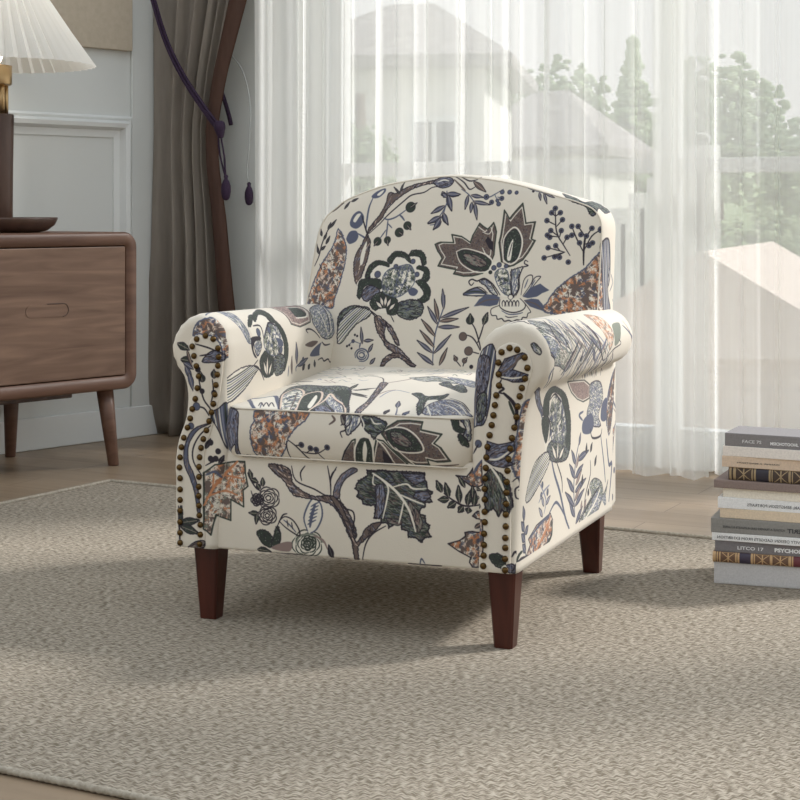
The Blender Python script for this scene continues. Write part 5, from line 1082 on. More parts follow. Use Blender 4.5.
[5,"S","green",37.4,19611,11352,19707,11124],[5,"P","leafs",0.0,20003,12364,20078,12384,20184,12265,20160,12186,20060,12244],[5,"P","pais",0.0,19733,10025,19669,10233,19718,10510,19768,10881,19866,11309,19956,11395,20026,11348,19980,10978,19941,10486,19869,10094],[5,"S","slate",32.8,19743,10024,19869,10094,19955,10485,19979,10913],
[5,"G","slateh",0.0,19214,10640,19419,10590,19706,10665,19718,10510,19547,10382,19695,10262,19515,10196,19323,10216,19175,10300],[5,"G","leafg",0.0,19108,9988,19291,10172,19483,10072,19623,9896,19662,9525,19579,9344,19483,9460,19419,9333,19323,9480,19194,9379,19149,9622,19201,9810],[5,"S","cream0",31.3,19227,10242,19419,10007,19610,9589],[5,"S","cream0",25.1,19162,10330,19419,10344,19675,10541],
[5,"G","pais3",0.0,18839,9887,18980,10126,19105,10294,19123,9867,18934,9777],[5,"S","slate",35.8,18839,9887,18980,10126,19105,10294],[5,"D","slate",65.1,19035,10584],[5,"S","ink",20.7,18926,10397,19035,10565],[5,"S","ink",16.2,19666,9956,19743,10012,19773,9884,19706,9818,19714,9675,19770,9636],[5,"S","ink",16.8,19611,9773,19663,9618,19637,9527],[5,"S","ink",16.6,19754,9794,19816,9833],
[5,"P","green",0.0,19240,8633,19419,8689,19547,8576,19515,8433,19355,8470],[5,"P","slateh",0.0,19515,8451,19654,8509,19699,8377,19654,8343],[5,"P","cream0",0.0,19471,8448,19547,8497,19579,8413,19507,8370],[5,"S","ink",23.8,19653,8386,19727,8530,19752,8650],[5,"S","ink",21.4,19646,8634,19694,8720,19730,8651],[5,"L","green",73.6,19092,9770,18770,9813],[5,"L","green",93.7,19088,9491,18826,9425],
[5,"L","green",100.0,19044,9636,18686,9518],[5,"P","pais3",0.0,18966,8993,19110,9250,19130,8698,18999,8626],[1,"G","leafs",0.0,15637,442,15731,437,15842,314,15940,356,16043,433,16153,467,16291,610,16402,629,16448,998,16604,1599,16516,1786,16252,1783,16070,1520,15892,1199,15773,882],[1,"G","slate2h",0.0,15827,410,15903,829,16063,936,16258,587,16118,454],
[1,"P","brown2h",0.0,16161,958,16193,1412,16467,1612,16424,1096],[1,"S","ink",21.0,15637,442,15814,271,15940,356,16054,459,16184,457,16307,612,16418,639],[1,"S","cream0",36.8,15780,552,16009,1121,16230,1701],[1,"P","leafs",0.0,15356,801,15499,1219,15766,1355,16007,1602,16139,1569,15971,1061,15758,697,15579,534],[1,"S","ink",26.3,15034,391,15124,454,15276,521,15496,577,15619,725],
[1,"S","slate",21.0,15010,477,15227,783,15345,1740,15557,1727],[1,"S","ink",21.0,15324,688,15564,1120,15755,1502],[1,"S","slate",22.6,15697,803,15888,1047,16168,1204],[1,"S","sage",17.5,15401,1767,15815,1228,16107,1282],[1,"S","ink",31.4,15467,1401,15844,1026,16090,1157],[1,"S","brown2",23.4,15657,972,15971,965,16224,1239],[1,"S","slate2",27.1,15450,1737,15726,1588,16030,1519],
[1,"S","slate",24.6,15617,1322,15911,1301,16211,1484],[1,"S","sage",16.4,15452,1942,15723,1809,16139,1611],[1,"S","ink",25.3,15559,1485,15794,1529,16118,1530],[1,"S","brown2",18.2,15643,1192,15963,1159,16128,1484],[1,"S","slate2",31.3,15484,1679,15766,1542,16113,1478],[1,"S","slate",20.4,15578,1626,15892,1520,16095,1759],[1,"S","sage",20.8,15573,1459,15796,1538,16089,1576],
[1,"S","ink",26.8,15731,1212,15934,1479,16241,1698],[1,"S","brown2",18.8,15490,2063,15745,2009,16098,1912],[1,"S","slate2",16.3,15718,1359,15919,1623,16223,1824],[1,"S","slate",31.4,15570,1803,15837,1791,16197,1838],[1,"S","sage",18.2,15586,2011,15917,1893,16100,2185],[1,"S","ink",16.1,15537,1907,15854,1750,16066,1950],[1,"S","brown2",26.3,15652,1648,15864,1834,16207,1935],
[1,"S","slate2",23.0,15512,2306,15805,2177,16065,2277],[1,"S","slate",26.5,15524,2270,15831,2121,16173,2177],[1,"S","sage",21.4,15740,1623,15984,1845,16291,2159],[1,"S","ink",16.5,15609,2132,15914,2097,16214,2301],[1,"S","brown2",28.3,15699,1983,15913,2220,16228,2422],[1,"S","slate2",20.9,15619,2095,15914,2092,16231,2290],[1,"S","slate",25.1,15728,1875,16005,2037,16286,2389],
[1,"S","sage",18.4,15753,1718,15970,2000,16297,2295],[1,"S","ink",18.1,15783,1889,15969,2256,16342,2569],[1,"S","brown2",18.6,15740,2013,16027,2179,16229,2573],[1,"S","slate2",17.1,15587,2354,15810,2472,16189,2473],[1,"S","slate",18.1,15681,2431,15918,2621,16211,2849],[1,"S","sage",25.4,15729,2250,16047,2366,16252,2788],[1,"S","ink",27.4,15675,2423,15922,2587,16284,2808],
[1,"S","brown2",19.1,15743,2151,16029,2328,16296,2727],[1,"S","slate2",17.6,15758,2150,16035,2358,16345,2779],[1,"S","slate",27.7,15719,2420,15986,2602,16220,2946],[1,"S","sage",23.5,15809,2066,16074,2352,16338,2822],[1,"S","ink",20.6,15758,2349,15957,2688,16290,2979],[1,"S","brown2",29.1,15821,2158,16083,2465,16312,2942],[1,"S","slate2",25.5,15814,2347,16047,2689,16352,3140],
[1,"S","slate",24.2,15585,2958,15902,2882,16144,3127],[1,"S","sage",17.6,15713,2774,15980,2958,16328,3304],[1,"S","ink",16.1,15714,2830,15944,3082,16298,3360],[1,"S","brown2",18.9,15703,2949,16005,3067,16220,3458],[1,"S","slate2",23.7,15770,2713,15965,3082,16293,3397],[1,"S","slate",19.0,15744,2742,16035,2929,16252,3353],[1,"S","sage",30.7,15836,2653,16060,3040,16359,3523],
[1,"S","ink",16.9,15791,2667,16109,2887,16326,3412],[1,"S","brown2",22.2,15822,3015,16051,3393,16424,3921],[1,"S","slate2",25.9,15717,3332,15976,3553,16234,3902],[1,"S","slate",16.5,15640,3273,15895,3401,16273,3588],[1,"S","sage",28.0,15761,3328,16075,3525,16306,4027],[1,"S","ink",24.8,15878,2978,16159,3367,16402,3997],[1,"S","brown2",28.0,15743,3271,15957,3600,16362,3938],
[1,"S","slate2",30.4,15816,3195,16108,3494,16402,4082],[1,"S","slate",19.4,15756,3295,15985,3610,16358,3996],[1,"S","sage",19.3,15891,3073,16171,3485,16444,4164],[1,"S","ink",29.7,15806,3519,16119,3792,16475,4469],[1,"S","brown2",23.4,15833,3465,16142,3782,16422,4430],[1,"S","slate2",24.6,15868,3518,16092,3969,16438,4584],[1,"S","slate",26.3,16323,1681,16539,1485,16808,1551],
[1,"S","ink",30.8,16227,1871,16432,1565,16634,1330],[1,"S","sage",22.9,16166,1804,16364,1424,16552,1114],[1,"S","brown2",20.2,16307,1788,16521,1571,16775,1570],[1,"S","slate2",29.2,16276,1878,16487,1626,16714,1510],[1,"S","slate",22.7,16237,1877,16443,1582,16650,1368],[1,"S","ink",17.3,16197,2180,16402,1832,16599,1557],[1,"S","sage",23.4,16234,2210,16443,1907,16652,1691],
[1,"S","brown2",26.0,16154,2187,16355,1784,16544,1459],[1,"S","slate2",25.0,16284,2238,16499,1992,16743,1925],[1,"S","slate",16.9,16296,2211,16512,1979,16767,1962],[1,"S","ink",24.8,16071,2372,16270,1865,16450,1456],[1,"S","sage",27.0,16416,2497,16666,2445,17036,2944],[1,"S","brown2",19.4,16349,2398,16577,2232,16902,2518],[1,"S","slate2",22.8,16185,2393,16390,2026,16588,1735],
[1,"S","slate",23.9,16365,2594,16599,2451,16948,2846],[1,"S","ink",21.6,16131,2588,16334,2150,16525,1800],[1,"S","sage",25.3,16397,2660,16642,2571,17014,3078],[1,"S","brown2",26.2,16363,2695,16598,2549,16949,2954],[1,"S","slate2",29.5,16324,2761,16552,2561,16859,2757],[1,"S","slate",27.6,16419,2874,16678,2841,17056,3371],[1,"S","ink",17.2,16262,2635,16478,2360,16713,2237],
[1,"S","sage",16.0,16246,2910,16464,2613,16692,2448],[1,"S","brown2",28.5,16369,2851,16607,2714,16969,3164],[1,"S","slate2",27.1,16309,3030,16538,2812,16834,2946],[1,"S","slate",17.5,16176,2888,16385,2499,16586,2200],[1,"S","ink",18.8,16239,3041,16457,2734,16684,2557],[1,"S","sage",18.4,16389,3157,16638,3058,17020,3605],[1,"S","brown2",28.6,16187,3235,16401,2857,16609,2573],
[1,"S","slate2",22.7,16267,3197,16490,2923,16742,2848],[1,"S","slate",28.3,16301,3318,16531,3087,16828,3211],[1,"S","ink",19.7,16147,3445,16359,3008,16561,2674],[1,"S","sage",18.1,16144,3409,16356,2969,16557,2631],[1,"S","brown2",29.6,16427,3558,16704,3575,17087,4109],[1,"S","slate2",23.4,16267,3351,16492,3077,16750,3019],[1,"S","slate",18.2,16081,3464,16290,2940,16482,2531],
[1,"S","ink",16.5,16139,3554,16352,3104,16553,2760],[1,"S","sage",16.3,16371,3581,16619,3453,17004,4003],[1,"S","brown2",31.1,16209,3668,16430,3314,16652,3079],[1,"S","slate2",28.0,16429,3815,16712,3846,17097,4382],[1,"S","slate",22.5,16105,3864,16319,3361,16518,2976],[1,"S","ink",25.3,16440,3739,16730,3808,17107,4305],[1,"S","sage",21.1,16172,3781,16389,3371,16601,3071],
[1,"S","brown2",30.6,16190,3951,16412,3566,16632,3299],[1,"S","slate2",24.4,16416,3938,16691,3929,17085,4508],[1,"S","slate",20.6,16207,3899,16430,3539,16656,3307],[1,"S","ink",25.7,16251,4188,16483,3886,16748,3821],[1,"S","sage",23.5,16413,4115,16688,4097,17086,4695],[1,"S","brown2",19.1,16430,4232,16720,4277,17109,4821],[1,"S","slate2",25.5,16349,4203,16600,4042,16989,4605],
[1,"S","slate",19.8,16479,4433,16832,4781,17167,5023],[1,"S","ink",23.2,16418,4317,16700,4320,17098,4908],[1,"S","sage",29.7,16435,4305,16730,4371,17117,4897],[1,"S","brown2",31.0,16233,4395,16465,4065,16719,3938],[1,"S","slate2",26.4,16131,4501,16352,4019,16563,3665],[1,"S","slate",26.4,16148,4518,16371,4062,16586,3731],[1,"S","ink",19.4,16486,4594,16854,5013,17178,5185],
[1,"S","sage",25.5,16470,4716,16817,5025,17164,5319],[1,"S","brown2",20.9,16457,4654,16784,4858,17150,5259],[1,"S","slate2",24.6,16182,4678,16410,4268,16637,3996],[1,"S","slate",23.4,16311,4894,16561,4673,16938,5146],[1,"S","ink",23.5,16485,5072,16867,5554,17188,5679],[1,"S","sage",30.4,16138,4866,16363,4386,16581,4044],[1,"S","brown2",25.3,16400,5161,16688,5142,17103,5795],
[1,"L","ink",63.0,16661,2514,16520,2613],[1,"L","ink",63.0,16963,2645,16821,2666],[1,"L","ink",63.0,16468,2428,16381,2617],[1,"L","slate",115.5,16008,3267,16267,3659],[1,"L","slate",115.5,16296,3318,16581,3703],[1,"P","rustp",0.0,15498,4234,15638,4871,15881,5066,16089,5123,16268,4960,16423,4775,16199,4490,15960,4323,15750,4098],
[1,"P","sage",0.0,15898,5330,15892,5959,16091,5767,16305,5497,16355,5132,16091,5151],[1,"S","ink",21.0,16100,3829,16424,4079,16638,4512,16525,4841,16430,5110,16357,5672,16248,5494],[1,"S","ink",26.3,15606,3320,15825,3491,16100,3829,16380,3975,16608,4425],[1,"S","brown2",26.3,15869,6331,16138,6526,16494,6893,17135,8043],[1,"S","slate",47.3,15968,6120,16225,6606,16513,7157,16814,7535],
[1,"S","slate",26.3,16926,892,16609,532,16431,598],[1,"S","ink",26.3,16922,1022,16548,644,16450,639],[1,"P","cream1",0.0,17468,1569,17064,1445,17031,1927,17236,2756,17684,3408,18460,3642,18599,3288,18473,2316,18074,1777],[1,"P","green",0.0,17531,1554,17116,1397,17000,1810,17274,2912,17613,3385,17606,3027,17326,2643,17150,1998,17303,1843,17578,1948],
[1,"P","green",0.0,17606,3027,17690,3461,18116,3610,18152,3365,17862,3203],[1,"P","green",0.0,17587,1489,17606,1913,17850,2041,18093,1918,17862,1631],[1,"P","greenh",0.0,18122,2132,18085,2594,18218,3353,18484,3570,18606,3240,18493,2366,18266,2002],[1,"P","green",0.0,18063,3198,18113,3584,18456,3616,18352,3351],[1,"P","sprig",0.0,17584,1997,17266,2105,17404,2738,17862,3203,18194,3175,18077,2285],
[1,"L","cream0",105.1,18491,2670,18178,2307],[1,"L","cream0",105.1,18501,2743,18169,2732],[1,"L","cream0",105.1,18519,2865,18332,3200],[1,"D","slate",63.0,17670,2173],[1,"D","slate",63.0,17623,2884],[1,"D","slate",63.0,17978,3056],[1,"D","slate",63.0,17936,2204],[1,"S","ink",31.5,17566,1849,17794,2119,18065,2096],[1,"S","ink",31.5,17273,1868,17202,2149,17413,2692],
[1,"P","stripe",0.0,18272,2049,18313,1428,18485,1091,18819,825,18990,807,18989,1101,18813,1575,18620,1994,18456,2198],[1,"P","slateh",0.0,16892,362,16958,718,17462,1519,17473,1341],[1,"S","slate",63.0,18493,2366,18776,2591,19169,2991,19708,3409,20003,3730],[1,"S","ink",31.5,18538,2677,18917,3082,19196,3161],[1,"S","slate",42.0,19708,3409,19440,3022,19320,2702,19453,2326],
[1,"G","lotus2",0.0,17019,2828,17148,4298,17324,4894,17584,4988,17609,4441,17505,3947,17307,3401],[1,"P","slateh2",0.0,17301,4883,17335,5720,17701,6057,18026,5728,18272,5961,18186,5269,17915,4784,17651,4950],[1,"P","slate",0.0,18232,4513,17989,4527,17922,5145,18164,5378,18324,5122],[1,"P","slate",0.0,18139,5945,17839,5992,17734,6362,17982,6607,18211,6363],
[1,"S","ink",31.5,18237,5110,18439,5301,18485,5925,18356,6056],[1,"S","slate",42.0,17810,4491,17843,4177,17983,4472],[1,"P","pais",0.0,18517,6747,18107,6411,17672,6473,17189,6908,16907,7640,16566,7784,16679,7721,17011,7314],[1,"S","slate",52.5,18330,6434,17815,6435,17189,6908],[1,"S","slate",42.0,19831,4110,19191,3973,18660,4098,18345,4319],[1,"L","slate",136.6,19334,4013,18974,3453],
[1,"L","slate",136.6,19613,4040,19228,3358],[1,"L","slate",136.6,19063,4037,18725,3600],[1,"L","slate",136.6,19827,4085,19484,3679],[1,"L","slate",136.6,19063,4037,18877,4640],[1,"L","slate",136.6,19342,4064,19193,4880],[1,"L","slate",136.6,18792,4061,18471,3719],[1,"L","slate",136.6,18738,4158,18654,5048],[1,"L","slate",136.6,19622,4091,19385,4765],[1,"L","slate",136.6,18444,4280,18214,4378],
[1,"L","slate",136.6,19980,4174,19718,4663],[1,"L","brown2",115.6,19211,4102,18967,4543],[1,"L","brown2",115.6,19513,4056,19272,4493],[1,"L","brown2",115.6,18870,4120,18620,4301],[1,"S","ink",31.5,19940,4733,19541,4857,19171,5200,18884,5177],[1,"L","ink",126.1,18695,4837,18488,4869],[1,"L","ink",126.1,18705,5162,18533,5311],[1,"L","ink",126.1,19285,4572,19081,4606],
[1,"L","ink",126.1,19040,5518,18847,5671],[1,"L","ink",126.1,19571,5045,19441,5115],[1,"P","leafs",0.0,19991,4428,19763,4928,19616,5317,19378,5163,19298,5565,19495,6139,19859,6360,19497,6642,19682,6404,20142,5499],[1,"P","slate2h",0.0,20071,5492,19701,5404,19633,5867,20022,6455,19739,6345],[1,"S","cream0",42.0,20025,4818,19806,5602,19583,6003],[1,"S","ink",31.5,19991,4428,19688,5322,19509,5998],
[1,"S","slate",63.0,18627,6458,19176,6697,19220,6946,19959,6740],[1,"S","slate",42.0,18492,5983,19038,6252,19503,6425],[1,"D","slate",63.0,17989,7231],[1,"D","slate",63.0,18538,7061],[1,"L","slate",147.1,18886,7026,18874,7162],[1,"G","pais3",0.0,19994,942,19819,1170,19702,1050,19535,1517,19465,2396,19628,2575,19883,2535,20053,2064,20075,1524],[1,"S","rust",52.5,20011,1511,19789,2029,19532,2404],
[1,"S","green",52.5,19615,2505,19883,2535,20023,2235],[1,"S","slate",42.0,19690,1153,19551,1780,19486,2330],[1,"S","slate",42.0,19994,942,19562,803,19133,663],[1,"L","slate",147.1,19307,768,19038,650],[1,"L","slate",147.1,19498,795,19304,577],[1,"L","slate",147.1,19694,841,19528,619],[1,"L","slate",147.1,19570,846,19445,1016],[1,"L","slate",147.1,19898,930,19729,703],
[1,"S","ink",52.5,20121,324,19986,590,20023,1091,20075,1848],[1,"S","green",50.6,20077,415,19885,545,19857,719],[1,"D","slate",63.0,18848,1801],[1,"D","slate",63.0,19034,1758],[1,"D","slate",63.0,19035,2161],[1,"S","slate2",31.5,18747,1566,19148,2062,19393,1981],[1,"S","slate2",31.5,18921,2261,18990,1886,19138,1617],[1,"L","slate2",94.6,19261,1965,19034,1758],
[1,"L","slate2",94.6,19247,2075,19132,2355],[1,"L","slate2",94.6,19443,1899,19236,1630],[1,"L","brown2",105.1,19767,4537,19603,4601],[1,"L","brown2",105.1,19776,4798,19621,4916],[1,"S","slate",42.0,17132,948,17590,1513],[0,"P","cream1",0.0,4521,1449,4788,1893,4964,2639,4760,2704,4544,2698,4354,2865,4049,3019,3727,3094,3427,2924,3379,2564,3374,2193,3432,2012,3821,1682,4159,1369,4271,1469],
[0,"P","green",0.0,4501,1412,4722,1749,4742,1961,4601,1739,4492,1578,4454,1475],[0,"P","green",0.0,4711,1890,4964,2639,4784,2704,4555,2683,4472,2717,4511,2429,4675,2373,4724,2181,4548,1788],[0,"P","green",0.0,4547,2654,4362,2870,4091,3014,3748,3098,3462,2991,3516,2864,3807,2883,4104,2815,4300,2693,4411,2619],
[0,"P","ink",0.0,4236,1394,4244,1778,4171,1797,4167,1547,3996,1462,3825,1636,3876,1494,4041,1376],[0,"P","slateh2",0.0,4149,1516,4173,1753,4050,1819,3862,1673,3991,1524],[0,"P","green",0.0,3734,1773,3915,1915,3945,2157,3784,2399,3509,2487,3401,2332,3424,2012],[0,"L","cream0",84.0,3439,2149,3739,1951],[0,"L","cream0",84.0,3436,2176,3827,2113],[0,"L","cream0",84.0,3430,2240,3685,2348],
[0,"P","greenh",0.0,3760,2442,3823,2690,3718,2952,3448,2924,3382,2611,3511,2469],[0,"P","sprig",0.0,4162,1930,4434,2220,4458,2564,4236,2712,3903,2721,3803,2413,3955,2019],[0,"D","slate",83.2,4326,1761],[0,"D","slate",72.0,4347,2253],[0,"D","slate",72.0,3903,2721],[0,"P","slate",0.0,4166,2501,4107,2768,3980,2807,4014,2617],[0,"S","ink",23.9,4468,1619,4451,1916,4201,1942],
[0,"S","ink",24.0,4162,1930,4494,2319,4411,2619],[0,"P","stripe",0.0,3076,66,3409,255,3601,611,3697,1183,3637,1740,3510,1606,3310,1254,3174,899,3082,531],[0,"S","ink",24.0,3674,1537,3569,1823,3352,2010],[0,"S","ink",18.0,3781,1691,3694,1533],[0,"P","slate2h",0.0,5081,1089,4910,1293,4606,1248,4379,1334,4151,1367,4159,1239,4353,1109,4603,950,4841,911],
[0,"P","brown2",0.0,5105,1472,5064,1919,5061,1887,5077,1528],[0,"S","slate",24.0,5088,879,4986,385],[0,"G","lotus2",0.0,5114,3243,5215,4167,5058,4678,4661,4544,4407,4308,4326,3726,4415,3340,4664,3296],[0,"P","green",0.0,4926,3997,4834,4308,4585,4272,4526,3892,4649,3714],[0,"S","cream0",30.0,4917,3878,4846,4436,4557,4285,4537,3704],
[0,"P","slateh2",0.0,4761,4782,4952,5712,4697,5740,4388,5640,4067,5394,3972,5087,4040,4766,4258,4510,4448,4425],[0,"S","ink",24.0,4174,4065,4244,3989,4254,4197,4174,4425,4024,4659],[0,"S","cream0",30.0,4703,4987,4369,4995,4041,5087],[0,"S","cream0",24.0,4747,5500,4398,5340,4121,5262],[0,"S","ink",24.0,4852,5499,4451,5276,4079,5199],
[0,"P","slate",0.0,3657,4206,3820,4393,3917,4773,3761,4860,3635,4731],[0,"P","brown",0.0,3923,3892,3986,4242,3951,4557,3852,4262],[0,"P","cream0",0.0,3926,4771,3934,5308,3688,5489,3514,5339,3612,4736],[0,"S","ink",24.0,3926,4771,3845,4946,3848,5215],[0,"S","ink",24.0,3530,4643,3557,4851,3479,4965,3505,5179,3426,5289,3458,5471],[0,"S","slate",24.0,3391,3526,3494,3574,3602,4063],
[0,"L","slate",120.0,3537,3571,4020,3436],[0,"L","slate",120.0,3489,3624,3620,4111],[0,"L","brown",78.0,3347,3327,3733,3287],[0,"L","ink",96.0,3382,3845,3501,3975],[0,"L","ink",96.0,3377,4129,3478,4231],[0,"L","ink",96.0,3387,4490,3546,4453],[0,"S","slate",24.0,3324,3132,3529,3179],[0,"D","slate",42.0,3620,3857]]
''')
IC = dict(ink=(50, 45, 52), slate=(88, 92, 110), slate2=(134, 136, 152), green=(58, 64, 58), sage=(126, 130, 118), brown=(104, 90, 84), brown2=(142, 122, 116), rust=(188, 128, 92), cream0=(224, 217, 203), cream1=(224, 217, 203), cream2=(216, 194, 176))
IC = {k: np.array(v, np.float32) / 255 for k, v in IC.items()}
BASE = np.array((217, 208, 193), np.float32) / 255
# filling -> (ground, outline colour, outline mm, hatch colours, hatch kind)
FILL = {
 'pais': ('brown', 'slate', 1.6, ['rust', 'cream0', 'rust', 'cream2', 'slate', 'cream0'], 'sprig'),
 'pais2': ('brown', 'green', 1.8, ['cream2', 'cream0', 'sage', 'cream0', 'rust'], 'sprig'),
 'pais3': ('brown', 'ink', 1.4, ['rust', 'cream2', 'slate', 'cream0'], 'sprig'),
 'lotus': ('brown', 'green', 1.8, ['ink', 'brown2', 'ink', 'sage', 'slate'], 'dots'),
 'lotus2': ('brown2', 'green', 1.4, ['ink', 'brown', 'cream2'], 'dots'),
 'slateh': ('slate', 'ink', 1.2, ['slate2', 'ink', 'brown', 'slate2'], 'hatch'),
 'slateh2': ('cream0', 'ink', 1.2, ['slate', 'slate2', 'sage', 'slate'], 'hatch'),
 'slate2h': ('slate2', 'slate', 1.0, ['slate', 'cream0', 'sage'], 'hatch'),
 'brownh': ('brown', 'ink', .8, ['brown2', 'ink', 'sage'], 'hatch'), 'brown2h': ('brown2', 'sage', .8, ['sage', 'cream0'], 'hatch'),
 'greenh': ('green', 'ink', 1.2, ['sage', 'ink', 'slate', 'sage'], 'hatch'),
 'leafg': ('green', 'ink', 1.6, ['sage', 'ink', 'slate', 'brown', 'sage'], 'hatch'),
 'leafs': ('sage', 'ink', .9, ['cream0', 'slate2', 'green'], 'hatch'),
 'trunk': ('brown', 'ink', 1.2, ['slate2', 'brown2', 'ink', 'slate', 'cream2', 'ink'], 'hatch'),
 'trunkb': ('slate', 'ink', 1.1, ['brown', 'slate2', 'brown2'], 'hatch'),
 'stripe': ('cream0', 'ink', 1.2, ['green', 'slate', 'sage', 'slate', 'green'], 'stripe'),
 'stripe2': ('slate', 'ink', 1.2, ['cream0', 'green', 'slate2', 'cream0', 'brown'], 'stripe'),
 'stripes3': ('slate', 'ink', 1.2, ['slate2', 'brown', 'slate2', 'cream0'], 'hatch'),
 'sprig': ('cream0', 'slate', .9, ['slate', 'sage', 'green'], 'sprig'),
 'slateo': ('slate', 'ink', .7, None, 'vein'), 'browno': ('brown', 'ink', .7, None, 'vein'),
 'rustp': ('cream2', 'brown', 1.0, ['rust', 'rust', 'sage', 'cream0', 'brown2'], 'sprig'),
 'green': ('green', 'ink', .5, ['sage', 'ink', 'ink'], 'dots'),
}
def paint_print():
    Wp, Hp = int(ATW * PPM), int(ATH * PPM)
    img = np.empty((Hp, Wp, 3), np.float32); img[:] = BASE
    rnd = random.Random(11)
    def bbox(x0, y0, x1, y1):
        return max(0, int(x0) - 2), max(0, int(y0) - 2), min(Wp, int(x1) + 3), min(Hp, int(y1) + 3)
    def comp(b, m, col, mask=None):
        x0, y0, x1, y1 = b
        if mask is not None: m = m * mask[y0:y1, x0:x1]
        s = img[y0:y1, x0:x1]; s += (col - s) * m[..., None]
    def seg(p, q, ra, rb, col, clip, mask=None):
        """tapered round-ended line; everything in pixels"""
        r = max(ra, rb) + 1
        b = bbox(min(p[0], q[0]) - r, min(p[1], q[1]) - r, max(p[0], q[0]) + r, max(p[1], q[1]) + r)
        b = (max(b[0], clip[0]), max(b[1], clip[1]), min(b[2], clip[2]), min(b[3], clip[3]))
        if b[2] <= b[0] or b[3] <= b[1]: return
        X = np.arange(b[0], b[2])[None, :] + .5 - p[0]; Y = np.arange(b[1], b[3])[:, None] + .5 - p[1]
        dx, dy = q[0] - p[0], q[1] - p[1]; ll = dx * dx + dy * dy + 1e-9
        t = np.clip((X * dx + Y * dy) / ll, 0, 1)
        d = np.hypot(X - t * dx, Y - t * dy) - (ra + (rb - ra) * t)
        comp(b, np.clip(.5 - d, 0, 1).astype(np.float32), col, mask)
    def line(P, w, col, clip, taper=True, mask=None):
        if mask is None: w = w * 1.3 + .5
        n = len(P) - 1
        for i in range(n):
            f = lambda t: w * .5 * ((.55 + .45 * math.sin(PI * min(1, max(0, t)))) if taper else 1)
            seg(P[i], P[i + 1], f(i / n), f((i + 1) / n), col, clip, mask)
    def polymask(P, clip):
        P = np.asarray(P); b = bbox(P[:, 0].min(), P[:, 1].min(), P[:, 0].max(), P[:, 1].max())
        b = (max(b[0], clip[0]), max(b[1], clip[1]), min(b[2], clip[2]), min(b[3], clip[3]))
        if b[2] <= b[0] or b[3] <= b[1]: return None, None
        w, h = b[2] - b[0], b[3] - b[1]; m = np.zeros((h, w), np.float32)
        for sx_, sy_ in ((.25, .25), (.75, .25), (.25, .75), (.75, .75)):
            X = (np.arange(w) + b[0] + sx_)[None, :]; Y = (np.arange(h) + b[1] + sy_)[:, None]
            ins = np.zeros((h, w), bool)
            for i in range(len(P)):
                xa, ya = P[i - 1]; xb, yb = P[i]
                if ya == yb: continue
                c = (Y >= min(ya, yb)) & (Y < max(ya, yb))
                ins ^= c & (X < (xb - xa) * (Y - ya) / (yb - ya) + xa)
            m += ins * .25
        return b, m
    full = np.zeros((Hp, Wp), np.float32)
    def fill(P, style, clip):
        b, m = polymask(P, clip)
        if b is None: return
        P = np.asarray(P)
        if style not in FILL:
            comp(b, m, IC[style]); return
        g, oc, ow, hc, hk = FILL[style]
        comp(b, m, IC[g])
        mask = full; mask[b[1]:b[3], b[0]:b[2]] = m
        c = P.mean(0); U, s_, Vt = np.linalg.svd(P - c, full_matrices=False)
        ax = Vt[0]; ay = Vt[1]
        la = np.abs((P - c) @ ax).max(); lb = np.abs((P - c) @ ay).max()
        mm = PPM / 1000
        area = m.sum() / mm / mm
        if hk == 'hatch':
            for i in range(int(area / 6) + 4):
                u, v = rnd.uniform(-la, la), rnd.uniform(-lb, lb); l = rnd.uniform(5, 14) * mm
                a = rnd.gauss(0, .22); d = ax * math.cos(a) + ay * math.sin(a)
                p = c + ax * u + ay * v
                seg(p - d * l / 2, p + d * l / 2, rnd.uniform(.5, 1.15) * mm, .3 * mm, IC[hc[i % len(hc)]], b, mask)
        elif hk == 'stripe':
            k = max(3, int(2 * lb / (5.5 * mm)))
            for i in range(k):
                v = -lb + 2 * lb * (i + .5) / k
                q = [c + ax * (-la + 2 * la * t) + ay * (v * (1.0 - .35 * t) + 3 * mm * math.sin(t * 3)) for t in np.linspace(0, 1, 7)]
                line(q, 2.6 * mm, IC[hc[i % len(hc)]], b, True, mask)
        elif hk == 'sprig':
            n = int(area / 24) + 5
            for i in range(n):
                x, y = rnd.uniform(b[0], b[2]), rnd.uniform(b[1], b[3]); a = rnd.uniform(0, 6.28); l = rnd.uniform(4.5, 8) * mm
                col = IC[hc[i % len(hc)]]
                p = np.array((x, y)); d = np.array((math.cos(a), math.sin(a)))
                seg(p - d * l, p + d * l, .8 * mm, .5 * mm, col, b, mask)
                for s in (-1, 1):
                    for t in (0, .55):
                        e = np.array((math.cos(a + s * .9), math.sin(a + s * .9)))
                        seg(p + d * l * t, p + d * l * t + e * l * .7, 1.15 * mm, .35 * mm, col, b, mask)
        elif hk == 'dots':
            for i in range(int(area / 9) + 3):
                x, y = rnd.uniform(b[0], b[2]), rnd.uniform(b[1], b[3]); a = rnd.uniform(0, 6.28); l = rnd.uniform(.5, 2.2) * mm
                seg((x, y), (x + l * math.cos(a), y + l * math.sin(a)), .5 * mm, .5 * mm, IC[hc[i % len(hc)]], b, mask)
        if style in ('lotus', 'lotus2'):
            # pale inner border following the saw-toothed edge
            Q = c + (P - c) * .88
            line(list(Q) + [Q[0]], 1.9 * mm, IC['cream0'], b, False, mask)
        mask[b[1]:b[3], b[0]:b[2]] = 0
